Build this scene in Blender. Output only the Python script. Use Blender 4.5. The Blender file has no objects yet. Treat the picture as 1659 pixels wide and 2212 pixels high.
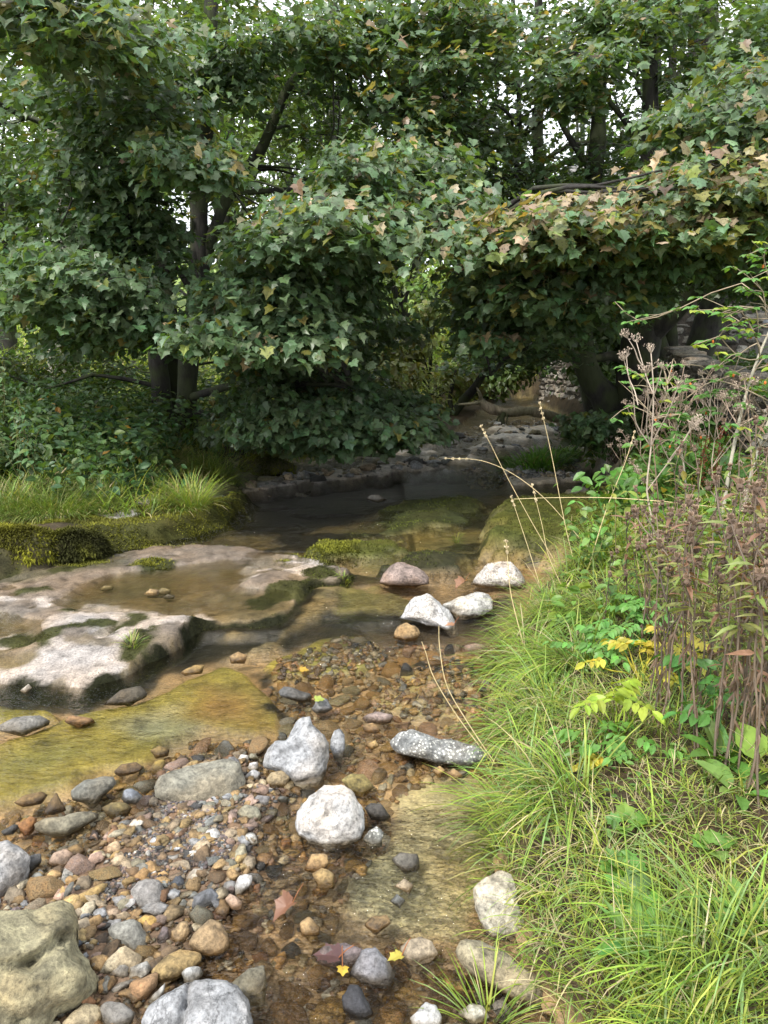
import bpy, bmesh, math, random
import numpy as np
from mathutils import Vector, Matrix

random.seed(11)
rng = np.random.default_rng(11)
SC = bpy.context.scene
COL = SC.collection
rad = math.radians

# ------------------------------------------------------------------ camera geometry
# distances below are read off the photograph: a pixel (of a 1659 x 2212 picture) is turned into a point
# on the ground or at a stated distance, and everything is then built there at its real size
PW, PH, PF = 1659.0, 2212.0, 1597.0
EYE = np.array([0.0, 0.0, 1.65])
PITCH = rad(11.5)
FWD = np.array([0, math.cos(PITCH), -math.sin(PITCH)])
UPV = np.array([0, math.sin(PITCH), math.cos(PITCH)])
RGT = np.array([1.0, 0, 0])


def ray(px, py):
    return FWD + (px - PW / 2) / PF * RGT - (py - PH / 2) / PF * UPV


def at_y(px, py, y):
    d = ray(px, py)
    return EYE + d * (y / d[1])


def at_z(px, py, z):
    d = ray(px, py)
    return EYE + d * ((z - EYE[2]) / d[2])


def sstep(t):
    t = np.clip(t, 0, 1)
    return t * t * (3 - 2 * t)


WY = [-10, 3.2, 4.4, 5.5, 9.6, 10.8, 16, 26, 60]
WZ = [0, 0, .04, .12, .16, .28, .38, .62, 1.4]


def wlev(y):
    return np.interp(y, WY, WZ)


def gp(px, py, dz=0.0):
    z = 0.1
    for _ in range(12):
        p = at_z(px, py, z)
        if p[1] < 0 or p[1] > 45:
            p = at_y(px, py, 40.0)
            break
        z = float(wlev(p[1])) + dz
    return p


# ------------------------------------------------------------------ noise
def _h(ix, iy, iz, s):
    n = (ix.astype(np.int64) * 374761393 + iy.astype(np.int64) * 668265263 + iz.astype(np.int64) * 2147483647 + s * 1274126177) & 0xFFFFFFFF
    n = ((n ^ (n >> 13)) * 1274126177) & 0xFFFFFFFF
    n = (n ^ (n >> 16)) & 0xFFFFFFFF
    return n.astype(np.float64) / 4294967295.0


def vnoise(x, y, z, s=0):
    x = np.asarray(x, float); y = np.asarray(y, float); z = np.asarray(z, float)
    x, y, z = np.broadcast_arrays(x, y, z)
    ix, iy, iz = np.floor(x), np.floor(y), np.floor(z)
    fx, fy, fz = x - ix, y - iy, z - iz
    fx = fx * fx * (3 - 2 * fx); fy = fy * fy * (3 - 2 * fy); fz = fz * fz * (3 - 2 * fz)
    r = 0
    for a in (0, 1):
        for b in (0, 1):
            for c in (0, 1):
                w = (fx if a else 1 - fx) * (fy if b else 1 - fy) * (fz if c else 1 - fz)
                r = r + w * _h(ix + a, iy + b, iz + c, s)
    return r * 2 - 1


def fbm(x, y, z=0.0, oct=4, s=0, gain=.5):
    x = np.asarray(x, float); y = np.asarray(y, float); z = np.asarray(z, float) + 0 * x
    r, a = 0, 1.0
    for o in range(oct):
        r = r + a * vnoise(x + 17.3 * o, y - 9.1 * o, z + 5.7 * o, s + o)
        x, y, z, a = x * 2.03, y * 2.03, z * 2.03, a * gain
    return r


# ------------------------------------------------------------------ mesh plumbing
def mesh_np(name, V, faces, cols=None, smooth=True, attrs=None):
    """faces: list of (n,k) int arrays."""
    me = bpy.data.meshes.new(name)
    V = np.ascontiguousarray(V, np.float32)
    me.vertices.add(len(V))
    me.vertices.foreach_set("co", V.ravel())
    faces = [np.asarray(f, np.int32) for f in faces if len(f)]
    nl = sum(f.size for f in faces); nf = sum(len(f) for f in faces)
    me.loops.add(nl)
    me.loops.foreach_set("vertex_index", np.concatenate([f.ravel() for f in faces]))
    me.polygons.add(nf)
    st, off = [], 0
    for f in faces:
        k = f.shape[1]
        st.append(off + np.arange(len(f)) * k); off += f.size
    me.polygons.foreach_set("loop_start", np.concatenate(st).astype(np.int32))
    me.polygons.foreach_set("use_smooth", np.full(nf, smooth, bool))
    if cols is not None:
        a = me.color_attributes.new("Col", "FLOAT_COLOR", "POINT")
        c = np.ones((len(V), 4), np.float32); c[:, :3] = cols
        a.data.foreach_set("color", c.ravel())
    for k, v in (attrs or {}).items():
        a = me.attributes.new(k, "FLOAT", "POINT")
        a.data.foreach_set("value", np.ascontiguousarray(v, np.float32))
    me.update(calc_edges=True)
    return me


def link(name, me, mat, parent=None, loc=None):
    o = bpy.data.objects.new(name, me)
    COL.objects.link(o)
    if mat is not None and me is not None and len(me.materials) == 0:
        me.materials.append(mat)
    if parent is not None:
        o.parent = parent
    if loc is not None:
        o.location = [float(v) for v in loc]
    return o


def tag(o, label=None, cat=None, group=None, kind=None):
    if label: o["label"] = label
    if cat: o["category"] = cat
    if group: o["group"] = group
    if kind: o["kind"] = kind
    return o


def empty(name, loc, rz=0.0):
    o = bpy.data.objects.new(name, None)
    COL.objects.link(o)
    o.location = [float(v) for v in loc]
    o.rotation_euler = (0, 0, rz)
    o.empty_display_size = .05
    return o


def copy_tree(o, parent=None):
    c = o.copy(); COL.objects.link(c)
    if parent is not None: c.parent = parent
    for ch in [k for k in bpy.data.objects if k.parent == o]:
        copy_tree(ch, c)
    return c


class Geo:
    """collects arrays of vertices, faces and colours for ONE mesh"""
    def __init__(s):
        s.V, s.F, s.C, s.n = [], {}, [], 0

    def add(s, V, F, C):
        V = np.asarray(V, float)
        for f in F:
            f = np.asarray(f, int)
            if len(f): s.F.setdefault(f.shape[1], []).append(f + s.n)
        s.V.append(V)
        C = np.asarray(C, float)
        s.C.append(np.broadcast_to(C, (len(V), 3)))
        s.n += len(V)

    def mesh(s, name, smooth=True):
        return mesh_np(name, np.concatenate(s.V), [np.concatenate(f) for f in s.F.values()], np.concatenate(s.C), smooth)


def norm(a):
    return a / np.maximum(np.linalg.norm(a, axis=-1, keepdims=True), 1e-9)


def catmull(P, R, m):
    P = np.asarray(P, float); R = np.asarray(R, float)
    if len(P) < 3:
        t = np.linspace(0, 1, max(3, m))[:, None]
        return P[0] * (1 - t) + P[-1] * t, R[0] * (1 - t[:, 0]) + R[-1] * t[:, 0]
    Q = np.vstack([2 * P[0] - P[1], P, 2 * P[-1] - P[-2]])
    out, rr = [], []
    for i in range(len(P) - 1):
        a, b, c, d = Q[i:i + 4]
        for t in np.linspace(0, 1, m, endpoint=False):
            out.append(.5 * (2 * b + (c - a) * t + (2 * a - 5 * b + 4 * c - d) * t * t + (3 * b - a - 3 * c + d) * t ** 3))
            rr.append(R[i] * (1 - t) + R[i + 1] * t)
    out.append(P[-1]); rr.append(R[-1])
    return np.array(out), np.array(rr)


def tube(g, P, R, sides=7, m=4, col=(.1, .08, .06), rough=0.0, seed=0):
    P, R = catmull(P, R, m)
    T = norm(np.gradient(P, axis=0))
    ref = np.array([0.3, .2, 1.0]) if abs(T[0][2]) < .9 else np.array([1.0, .1, 0])
    A = norm(np.cross(T, ref)); B = np.cross(T, A)
    th = np.linspace(0, 2 * math.pi, sides, endpoint=False)
    ring = A[:, None] * np.cos(th)[None, :, None] + B[:, None] * np.sin(th)[None, :, None]
    rr = np.repeat(R[:, None], sides, 1)
    V = P[:, None] + ring * rr[..., None]
    if rough:
        f = 1 + rough * fbm(V[..., 0] * 6, V[..., 1] * 6, V[..., 2] * 3, 3, seed)
        V = P[:, None] + ring * (rr * f)[..., None]
    n = len(P)
    i = np.arange(n - 1)[:, None] * sides; j = np.arange(sides)[None]
    k = (j + 1) % sides
    F = np.stack([i + j, i + k, i + sides + k, i + sides + j], -1).reshape(-1, 4)
    V = V.reshape(-1, 3)
    V = np.vstack([V, P[-1] + T[-1] * R[-1] * .6])
    cap = np.stack([(n - 1) * sides + np.arange(sides), (n - 1) * sides + (np.arange(sides) + 1) % sides, np.full(sides, len(V) - 1)], -1)
    g.add(V, [F, cap], col)
    return P, R


def blades(g, root, direc, length, width, bend, col, seg=3, gravity=True, fold=0.0, colTip=None):
    """grass blades: strips that start at root along direc and bend over by `bend` radians towards horizontal/down"""
    n = len(root)
    root = np.asarray(root, float); d = norm(np.asarray(direc, float))
    length = np.broadcast_to(length, n).astype(float); width = np.broadcast_to(width, n).astype(float)
    bend = np.broadcast_to(bend, n).astype(float)
    hor = d * np.array([1, 1, 0]); 
    hl = np.linalg.norm(hor, axis=1)
    rnd = rng.normal(size=(n, 3)) * np.array([1, 1, 0])
    hor = np.where(hl[:, None] > .05, hor, rnd); hor = norm(hor)
    side = norm(np.cross(d, np.array([0, 0, 1.0])) + 1e-6 * rng.normal(size=(n, 3)))
    a0 = np.arctan2(d[:, 2], np.linalg.norm(d[:, :2], axis=1))
    pts = [root]; p = root
    for s in range(seg):
        a = a0 - bend * (s + .6) / seg
        dd = hor * np.cos(a)[:, None] + np.array([0, 0, 1.0]) * np.sin(a)[:, None]
        p = p + dd * (length / seg)[:, None]
        pts.append(p)
    V, prof = [], [1.0] * seg + [0]
    prof = [0.8] + [1 - .15 * k for k in range(seg - 1)] + [0]
    for s in range(seg):
        w = (width * prof[s] / 2)[:, None]
        V += [pts[s] - side * w, pts[s] + side * w]
    V.append(pts[seg])
    V = np.stack(V, 1)  # n, 2seg+1, 3
    k = 2 * seg + 1
    base = np.arange(n)[:, None] * k
    F4 = [np.concatenate([base + 2 * s, base + 2 * s + 1, base + 2 * s + 3, base + 2 * s + 2], 1) for s in range(seg - 1)]
    F3 = np.concatenate([base + 2 * (seg - 1), base + 2 * seg - 1, base + 2 * seg], 1)
    col = np.asarray(col, float)
    col = np.broadcast_to(col, (n, 3))
    tip = col if colTip is None else np.broadcast_to(np.asarray(colTip, float), (n, 3))
    C = np.stack([col + (tip - col) * (min(s // 2, seg) / seg) for s in range(2 * seg + 1)], 1)
    g.add(V.reshape(-1, 3), ([np.concatenate(F4)] if F4 else []) + [F3], C.reshape(-1, 3))


# leaf templates: (u along the midrib, v across, w out of the blade), triangles
def fan(outline, centre, fold=.25, droop=.25):
    o = np.array(outline, float)
    P = np.vstack([[centre, 0], o])
    w = fold * np.abs(P[:, 1]) - droop * P[:, 0] ** 2
    V = np.column_stack([P, w])
    n = len(o)
    F = np.array([[0, 1 + i, 1 + (i + 1) % n] for i in range(n)])
    return V, F


_half = [(0.0, 0.03), (-.12, .20), (-.02, .30), (.02, .44), (.14, .40), (.10, .46), (.24, .60), (.33, .43), (.48, .45), (.58, .46), (.69, .54), (.69, .38), (.74, .24), (.86, .13)]
MAPLE = fan([(u, v) for u, v in _half] + [(1.0, 0)] + [(u, -v) for u, v in _half[::-1]], .32, .22, .22)
MAPLE_C = fan([(u, v) for u, v in _half] + [(1.0, 0)] + [(u, -v * .8) for u, v in _half[::-1]], .32, .55, .45)
MAPLE_D = fan([(u, v * .85) for u, v in _half] + [(.92, .04)] + [(u * .95, -v) for u, v in _half[::-1]], .34, -.12, .35)
_hs = [(0.0, .03), (-.08, .30), (.18, .55), (.36, .30), (.62, .46), (.72, .16)]
MAPLE_S = fan([(u, v) for u, v in _hs] + [(1.0, 0)] + [(u, -v) for u, v in _hs[::-1]], .32, .22, .22)
OVAL = fan([(0, 0), (.2, .2), (.5, .28), (.8, .17), (1, 0), (.8, -.17), (.5, -.28), (.2, -.2)], .5, .35, .25)
LANCE = fan([(0, 0), (.25, .09), (.55, .085), (1, 0), (.55, -.085), (.25, -.09)], .4, .4, .35)
QUAD = (np.array([[0, 0, 0], [.5, .32, .08], [1, 0, -.15], [.5, -.32, .08]], float), np.array([[0, 1, 2], [0, 2, 3]]))


def leaves(g, tmpl, pos, axis, nrm, size, col):
    V0, F0 = tmpl
    n = len(pos)
    u = norm(np.asarray(axis, float)); w = np.asarray(nrm, float)
    v = norm(np.cross(w, u)); w = np.cross(u, v)
    size = np.broadcast_to(size, n)
    V = (u[:, None] * V0[None, :, 0:1] + v[:, None] * V0[None, :, 1:2] + w[:, None] * V0[None, :, 2:3]) * size[:, None, None] + np.asarray(pos)[:, None]
    F = (F0[None] + (np.arange(n) * len(V0))[:, None, None]).reshape(-1, 3)
    C = np.repeat(np.broadcast_to(np.asarray(col, float), (n, 3)), len(V0), 0)
    g.add(V.reshape(-1, 3), [F], C)


def jit(c, n, amt=.2, hue=.1):
    c = np.asarray(c, float)[None]
    b = 1 + rng.normal(size=(n, 1)) * amt
    return np.clip(c * np.clip(b, .35, 2) * (1 + rng.normal(size=(n, 3)) * hue), .002, .95)
# ------------------------------------------------------------------ materials
def newmat(name):
    m = bpy.data.materials.new(name); m.use_nodes = True
    nt = m.node_tree
    for n in list(nt.nodes): nt.nodes.remove(n)
    out = nt.nodes.new("ShaderNodeOutputMaterial")
    return m, nt, out


def N(nt, t, **kw):
    n = nt.nodes.new("ShaderNode" + t)
    for k, v in kw.items():
        if k.startswith("i_"):
            key = k[2:]
            key = int(key) if key.isdigit() else key.replace("_", " ")
            n.inputs[key].default_value = v
        else:
            setattr(n, k, v)
    return n


def L(nt, a, b, ao=0, bi=0):
    nt.links.new(a.outputs[ao], b.inputs[bi])


def ramp(nt, src, stops, so=0):
    r = nt.nodes.new("ShaderNodeValToRGB")
    e = r.color_ramp.elements
    while len(e) < len(stops): e.new(.5)
    for k, (p, c) in enumerate(stops):
        e[k].position = p
        e[k].color = (c, c, c, 1) if isinstance(c, (int, float)) else (*c, 1)
    nt.links.new(src.outputs[so], r.inputs[0])
    return r


def mixc(nt, fac, a, b, mode="MIX"):
    m = nt.nodes.new("ShaderNodeMix"); m.data_type = "RGBA"; m.blend_type = mode
    for sock, v in ((m.inputs[0], fac), (m.inputs[6], a), (m.inputs[7], b)):
        if isinstance(v, (int, float)): sock.default_value = v
        elif isinstance(v, tuple): sock.default_value = (*v, 1) if len(v) == 3 else v
        else: nt.links.new(v, sock)
    return m.outputs[2]


def math_(nt, op, a, b=None, clamp=False):
    m = nt.nodes.new("ShaderNodeMath"); m.operation = op; m.use_clamp = clamp
    for i, v in enumerate((a, b)):
        if v is None: continue
        if isinstance(v, (int, float)): m.inputs[i].default_value = v
        else: nt.links.new(v, m.inputs[i])
    return m.outputs[0]


def wet_mask(nt, noise_out):
    """1 where the surface lies under the water line (a little ragged), 0 above: stone stays dark where it is wet"""
    g = N(nt, "NewGeometry"); sp = N(nt, "SeparateXYZ"); L(nt, g, sp)
    mr = N(nt, "MapRange"); mr.inputs[1].default_value = -10; mr.inputs[2].default_value = 60
    L(nt, sp, mr, 1, 0)
    c = N(nt, "ValToRGB")
    e = c.color_ramp.elements
    while len(e) < len(WY): e.new(.5)
    for k in range(len(WY)):
        e[k].position = (WY[k] + 10) / 70; e[k].color = (WZ[k],) * 3 + (1,)
    nt.links.new(mr.outputs[0], c.inputs[0])
    dz = math_(nt, "SUBTRACT", sp.outputs[2], c.outputs[0])
    dz = math_(nt, "ADD", dz, math_(nt, "MULTIPLY", math_(nt, "SUBTRACT", noise_out, .5), .03))
    m2 = N(nt, "MapRange", interpolation_type="SMOOTHSTEP")
    m2.inputs[1].default_value = .008; m2.inputs[2].default_value = .032
    m2.inputs[3].default_value = 1; m2.inputs[4].default_value = 0
    nt.links.new(dz, m2.inputs[0])
    m3 = N(nt, "MapRange", interpolation_type="SMOOTHSTEP"); m3.inputs[1].default_value = -.014; m3.inputs[2].default_value = .002
    m3.inputs[3].default_value = 1; m3.inputs[4].default_value = 0
    nt.links.new(dz, m3.inputs[0])
    return m2.outputs[0], m3.outputs[0]


def rock_mat(name, per_object=True, scale=1.0, lichen=0.0, veins=0.0, wetness=True, patch=.35):
    m, nt, out = newmat(name)
    tc = N(nt, "TexCoord"); oi = N(nt, "ObjectInfo")
    off = N(nt, "VectorMath", operation="SCALE"); off.inputs[0].default_value = (31, 17, 23)
    L(nt, oi, off, "Random", "Scale") if per_object else None
    add = N(nt, "VectorMath", operation="ADD"); L(nt, tc, add, "Object", 0); L(nt, off, add, 0, 1)
    if per_object:
        basec = oi.outputs["Color"]
    else:
        at = N(nt, "Attribute", attribute_name="Col"); basec = at.outputs["Color"]
    n1 = N(nt, "TexNoise"); n1.inputs["Scale"].default_value = 14 * scale; n1.inputs["Detail"].default_value = 8; n1.inputs["Roughness"].default_value = .65
    n2 = N(nt, "TexNoise"); n2.inputs["Scale"].default_value = 70 * scale; n2.inputs["Detail"].default_value = 6; n2.inputs["Roughness"].default_value = .7
    n3 = N(nt, "TexNoise"); n3.inputs["Scale"].default_value = 4.5 * scale; n3.inputs["Detail"].default_value = 4
    vo = N(nt, "TexVoronoi"); vo.inputs["Scale"].default_value = 160 * scale
    for n in (n1, n2, n3, vo): nt.links.new(add.outputs[0], n.inputs["Vector"])
    r1 = ramp(nt, n1, [(.30, .30), (.46, .85), (.54, 1.05), (.72, 1.55)])
    r2 = ramp(nt, n2, [(.32, .35), (.5, 1.0), (.68, 1.5)])
    c = mixc(nt, 1.0, basec, r1.outputs[0], "MULTIPLY")
    c = mixc(nt, .85, c, r2.outputs[0], "MULTIPLY")
    # iron / mineral patches
    r3 = ramp(nt, n3, [(.45, 0.0), (.62, 1.0)])
    warm = mixc(nt, 1.0, c, (1.25, .95, .62), "MULTIPLY")
    c = mixc(nt, math_(nt, "MULTIPLY", r3.outputs[0], patch), c, warm)
    sp = ramp(nt, vo, [(.1, .65), (.35, 1.0)])
    c = mixc(nt, .5, c, sp.outputs[0], "MULTIPLY")
    if lichen:
        v2 = N(nt, "TexVoronoi"); v2.inputs["Scale"].default_value = 75 * scale; nt.links.new(add.outputs[0], v2.inputs["Vector"])
        l1 = ramp(nt, v2, [(.24, 1.0), (.40, 0.0)])
        l2 = ramp(nt, n1, [(.40, 0.0), (.52, 1.0)])
        c = mixc(nt, math_(nt, "MULTIPLY", math_(nt, "MULTIPLY", l1.outputs[0], l2.outputs[0]), lichen), c, (.62, .62, .57))
    bumpsrc = n1.outputs["Fac"]
    if veins:
        v3 = N(nt, "TexVoronoi", feature="DISTANCE_TO_EDGE"); v3.inputs["Scale"].default_value = 9 * scale
        wv = N(nt, "VectorMath", operation="ADD"); nt.links.new(add.outputs[0], wv.inputs[0])
        sc_ = N(nt, "VectorMath", operation="SCALE"); sc_.inputs["Scale"].default_value = .12
        nt.links.new(n1.outputs["Color"], sc_.inputs[0]); nt.links.new(sc_.outputs[0], wv.inputs[1])
        nt.links.new(wv.outputs[0], v3.inputs["Vector"])
        cr = ramp(nt, v3, [(.0, .25), (.035, 1.0)])
        c = mixc(nt, veins, c, cr.outputs[0], "MULTIPLY")
    p = N(nt, "BsdfPrincipled")
    if wetness:
        wm, deep = wet_mask(nt, n1.outputs["Fac"])
        dark = mixc(nt, deep, mixc(nt, 1.0, c, (.40, .34, .25), "MULTIPLY"), mixc(nt, 1.0, c, (1.0, .90, .68), "MULTIPLY"))
        c = mixc(nt, wm, c, dark)
        rr = N(nt, "MapRange"); rr.inputs[3].default_value = .8; rr.inputs[4].default_value = .25
        nt.links.new(wm, rr.inputs[0]); nt.links.new(rr.outputs[0], p.inputs["Roughness"])
    else:
        p.inputs["Roughness"].default_value = .85
    nt.links.new(c, p.inputs["Base Color"])
    b1 = N(nt, "Bump"); b1.inputs["Strength"].default_value = .8; b1.inputs["Distance"].default_value = .03
    nt.links.new(bumpsrc, b1.inputs["Height"])
    b2 = N(nt, "Bump"); b2.inputs["Strength"].default_value = .7; b2.inputs["Distance"].default_value = .008
    nt.links.new(n2.outputs["Fac"], b2.inputs["Height"]); nt.links.new(b1.outputs[0], b2.inputs["Normal"])
    nt.links.new(b2.outputs[0], p.inputs["Normal"])
    L(nt, p, out)
    return m


def leaf_mat(name, trans=.4, tcol=(1.5, 1.35, .35), rough=.42, spec=.35, spots=0.0, veins=False):
    m, nt, out = newmat(name)
    at = N(nt, "Attribute", attribute_name="Col")
    tc = N(nt, "TexCoord")
    c = at.outputs["Color"]
    n1 = N(nt, "TexNoise"); n1.inputs["Scale"].default_value = 22; n1.inputs["Detail"].default_value = 3
    L(nt, tc, n1, "Object", "Vector")
    r = ramp(nt, n1, [(.3, .7), (.7, 1.3)])
    c = mixc(nt, .7, c, r.outputs[0], "MULTIPLY")
    if spots:
        n2 = N(nt, "TexNoise"); n2.inputs["Scale"].default_value = 48; n2.inputs["Detail"].default_value = 1
        L(nt, tc, n2, "Object", "Vector")
        s = ramp(nt, n2, [(.64, 0.0), (.68, 1.0)])
        c = mixc(nt, math_(nt, "MULTIPLY", s.outputs[0], spots), c, (.05, .035, .015))
    p = N(nt, "BsdfPrincipled"); p.inputs["Roughness"].default_value = rough
    p.inputs["Specular IOR Level"].default_value = spec
    nt.links.new(c, p.inputs["Base Color"])
    t = N(nt, "BsdfTranslucent")
    nt.links.new(mixc(nt, 1.0, c, tcol, "MULTIPLY"), t.inputs["Color"])
    mx = N(nt, "MixShader"); mx.inputs[0].default_value = trans
    L(nt, p, mx, 0, 1); L(nt, t, mx, 0, 2); L(nt, mx, out)
    return m


def bark_mat(name, a, b, moss=0.0, scale=1.0):
    m, nt, out = newmat(name)
    tc = N(nt, "TexCoord")
    mp = N(nt, "Mapping"); mp.inputs["Scale"].default_value = (1, 1, .35); L(nt, tc, mp, "Object", 0)
    n1 = N(nt, "TexNoise"); n1.inputs["Scale"].default_value = 18 * scale; n1.inputs["Detail"].default_value = 8; n1.inputs["Roughness"].default_value = .7
    L(nt, mp, n1, 0, 0)
    n2 = N(nt, "TexNoise"); n2.inputs["Scale"].default_value = 3 * scale; n2.inputs["Detail"].default_value = 5; L(nt, tc, n2, "Object", 0)
    r = ramp(nt, n1, [(.32, a), (.66, b)])
    c = r.outputs[0]
    if moss:
        k = ramp(nt, n2, [(.42, 0.0), (.58, 1.0)])
        c = mixc(nt, math_(nt, "MULTIPLY", k.outputs[0], moss), c, (.05, .07, .015))
    p = N(nt, "BsdfPrincipled"); p.inputs["Roughness"].default_value = .9
    nt.links.new(c, p.inputs["Base Color"])
    bp = N(nt, "Bump"); bp.inputs["Strength"].default_value = .8; bp.inputs["Distance"].default_value = .02
    L(nt, n1, bp, 0, "Height"); L(nt, bp, p, 0, "Normal"); L(nt, p, out)
    return m


def bed_mat():
    m, nt, out = newmat("stream bed and ground")
    at = N(nt, "Attribute", attribute_name="Col")
    wt = N(nt, "Attribute", attribute_name="wet")
    tc = N(nt, "TexCoord")
    n1 = N(nt, "TexNoise"); n1.inputs["Scale"].default_value = 11; n1.inputs["Detail"].default_value = 9; n1.inputs["Roughness"].default_value = .68
    n2 = N(nt, "TexNoise"); n2.inputs["Scale"].default_value = 95; n2.inputs["Detail"].default_value = 5; n2.inputs["Roughness"].default_value = .7
    n3 = N(nt, "TexNoise"); n3.inputs["Scale"].default_value = 2.6; n3.inputs["Detail"].default_value = 5
    for n in (n1, n2, n3): L(nt, tc, n, "Object", "Vector")
    r1 = ramp(nt, n1, [(.30, .35), (.45, .85), (.55, 1.08), (.72, 1.55)])
    r2 = ramp(nt, n2, [(.32, .4), (.5, 1.0), (.68, 1.45)])
    r3 = ramp(nt, n3, [(.35, (.85, .9, .95)), (.65, (1.12, 1.03, .9))])
    c = mixc(nt, 1.0, at.outputs["Color"], r1.outputs[0], "MULTIPLY")
    c = mixc(nt, .8, c, r2.outputs[0], "MULTIPLY")
    c = mixc(nt, 1.0, c, r3.outputs[0], "MULTIPLY")
    p = N(nt, "BsdfPrincipled")
    nt.links.new(c, p.inputs["Base Color"])
    ss = N(nt, "MapRange"); ss.inputs[3].default_value = .08; ss.inputs[4].default_value = .5
    L(nt, wt, ss, "Fac", 0); L(nt, ss, p, 0, "Specular IOR Level")
    rr = N(nt, "MapRange"); rr.inputs[3].default_value = .88; rr.inputs[4].default_value = .22
    L(nt, wt, rr, "Fac", 0); L(nt, rr, p, 0, "Roughness")
    b1 = N(nt, "Bump"); b1.inputs["Strength"].default_value = .6; b1.inputs["Distance"].default_value = .02
    L(nt, n1, b1, 0, "Height")
    b2 = N(nt, "Bump"); b2.inputs["Strength"].default_value = .5; b2.inputs["Distance"].default_value = .006
    L(nt, n2, b2, 0, "Height"); L(nt, b1, b2, 0, "Normal"); L(nt, b2, p, 0, "Normal")
    L(nt, p, out)
    return m


def water_mat(name="water", amp=1.0):
    m, nt, out = newmat(name)
    tc = N(nt, "TexCoord"); rp = N(nt, "Attribute", attribute_name="rip")
    mp = N(nt, "Mapping"); mp.inputs["Scale"].default_value = (.75, 1.35, 1); mp.inputs["Rotation"].default_value = (0, 0, rad(-22)); L(nt, tc, mp, "Object", 0)
    n1 = N(nt, "TexNoise"); n1.inputs["Scale"].default_value = 34; n1.inputs["Detail"].default_value = 2; n1.inputs["Distortion"].default_value = .6
    n2 = N(nt, "TexNoise"); n2.inputs["Scale"].default_value = 6.5; n2.inputs["Detail"].default_value = 3; n2.inputs["Distortion"].default_value = .5
    L(nt, mp, n1, 0, 0); L(nt, mp, n2, 0, 0)
    h = math_(nt, "ADD", math_(nt, "MULTIPLY", n1.outputs[0], .5), math_(nt, "MULTIPLY", n2.outputs[0], 1.0))
    h = math_(nt, "MULTIPLY", h, rp.outputs["Fac"])
    b = N(nt, "Bump"); b.inputs["Strength"].default_value = 1.0; b.inputs["Distance"].default_value = .075 * amp
    nt.links.new(h, b.inputs["Height"])
    rf = N(nt, "BsdfRefraction"); rf.inputs["IOR"].default_value = 1.33; rf.inputs["Roughness"].default_value = 0
    rf.inputs["Color"].default_value = (1, .99, .95, 1)
    gl = N(nt, "BsdfGlossy"); gl.inputs["Roughness"].default_value = .03
    fr = N(nt, "Fresnel"); fr.inputs["IOR"].default_value = 1.33
    for n in (rf, gl, fr): nt.links.new(b.outputs[0], n.inputs["Normal"])
    tr = N(nt, "BsdfTransparent"); tr.inputs["Color"].default_value = (1, .99, .95, 1)
    mt = N(nt, "MixShader"); mt.inputs[0].default_value = 0.9
    L(nt, rf, mt, 0, 1); L(nt, tr, mt, 0, 2)
    mx = N(nt, "MixShader"); L(nt, fr, mx, 0, 0); L(nt, mt, mx, 0, 1); L(nt, gl, mx, 0, 2)
    L(nt, mx, out)
    return m


def plain_mat(name, rough=.8, spec=.3, attr=True, col=(.5, .5, .5), noise=25, amt=.5):
    m, nt, out = newmat(name)
    p = N(nt, "BsdfPrincipled"); p.inputs["Roughness"].default_value = rough; p.inputs["Specular IOR Level"].default_value = spec
    tc = N(nt, "TexCoord"); n1 = N(nt, "TexNoise"); n1.inputs["Scale"].default_value = noise; n1.inputs["Detail"].default_value = 5
    L(nt, tc, n1, "Object", "Vector")
    r = ramp(nt, n1, [(.3, .6), (.7, 1.35)])
    if attr:
        at = N(nt, "Attribute", attribute_name="Col"); c = at.outputs["Color"]
    else:
        c = col
    nt.links.new(mixc(nt, amt, c, r.outputs[0], "MULTIPLY"), p.inputs["Base Color"])
    bp = N(nt, "Bump"); bp.inputs["Strength"].default_value = .4; bp.inputs["Distance"].default_value = .01
    L(nt, n1, bp, 0, "Height"); L(nt, bp, p, 0, "Normal")
    L(nt, p, out)
    return m


M_BED = bed_mat()
M_WATER = water_mat()
M_ROCK = rock_mat("weathered stone")
M_LICHEN = rock_mat("stone with pale lichen", lichen=1.0)
M_VEIN = rock_mat("cracked limestone", veins=.75, patch=.25)
M_PEB = rock_mat("small pebbles", per_object=False)
M_LEAF = leaf_mat("sycamore leaf", trans=.36, spots=.8, tcol=(1.6, 1.6, .32), spec=.45, rough=.40)
M_LEAF2 = leaf_mat("low leaf", trans=.35, spots=.3)
M_GRASS = leaf_mat("grass blade", trans=.35, rough=.5, tcol=(1.3, 1.3, .5))
M_MOSS = leaf_mat("moss", trans=.2, rough=.9, spec=.1, tcol=(1.2, 1.2, .4))
M_DRY = plain_mat("dry stem", rough=.75)
M_BARK = bark_mat("dark sycamore bark", (.008, .007, .006), (.036, .033, .029), moss=.5)
M_BARKP = bark_mat("pale lichened bark", (.10, .09, .075), (.34, .32, .28), moss=.35)
M_LOG = bark_mat("weathered log", (.10, .075, .05), (.42, .36, .28), moss=.5)
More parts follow.
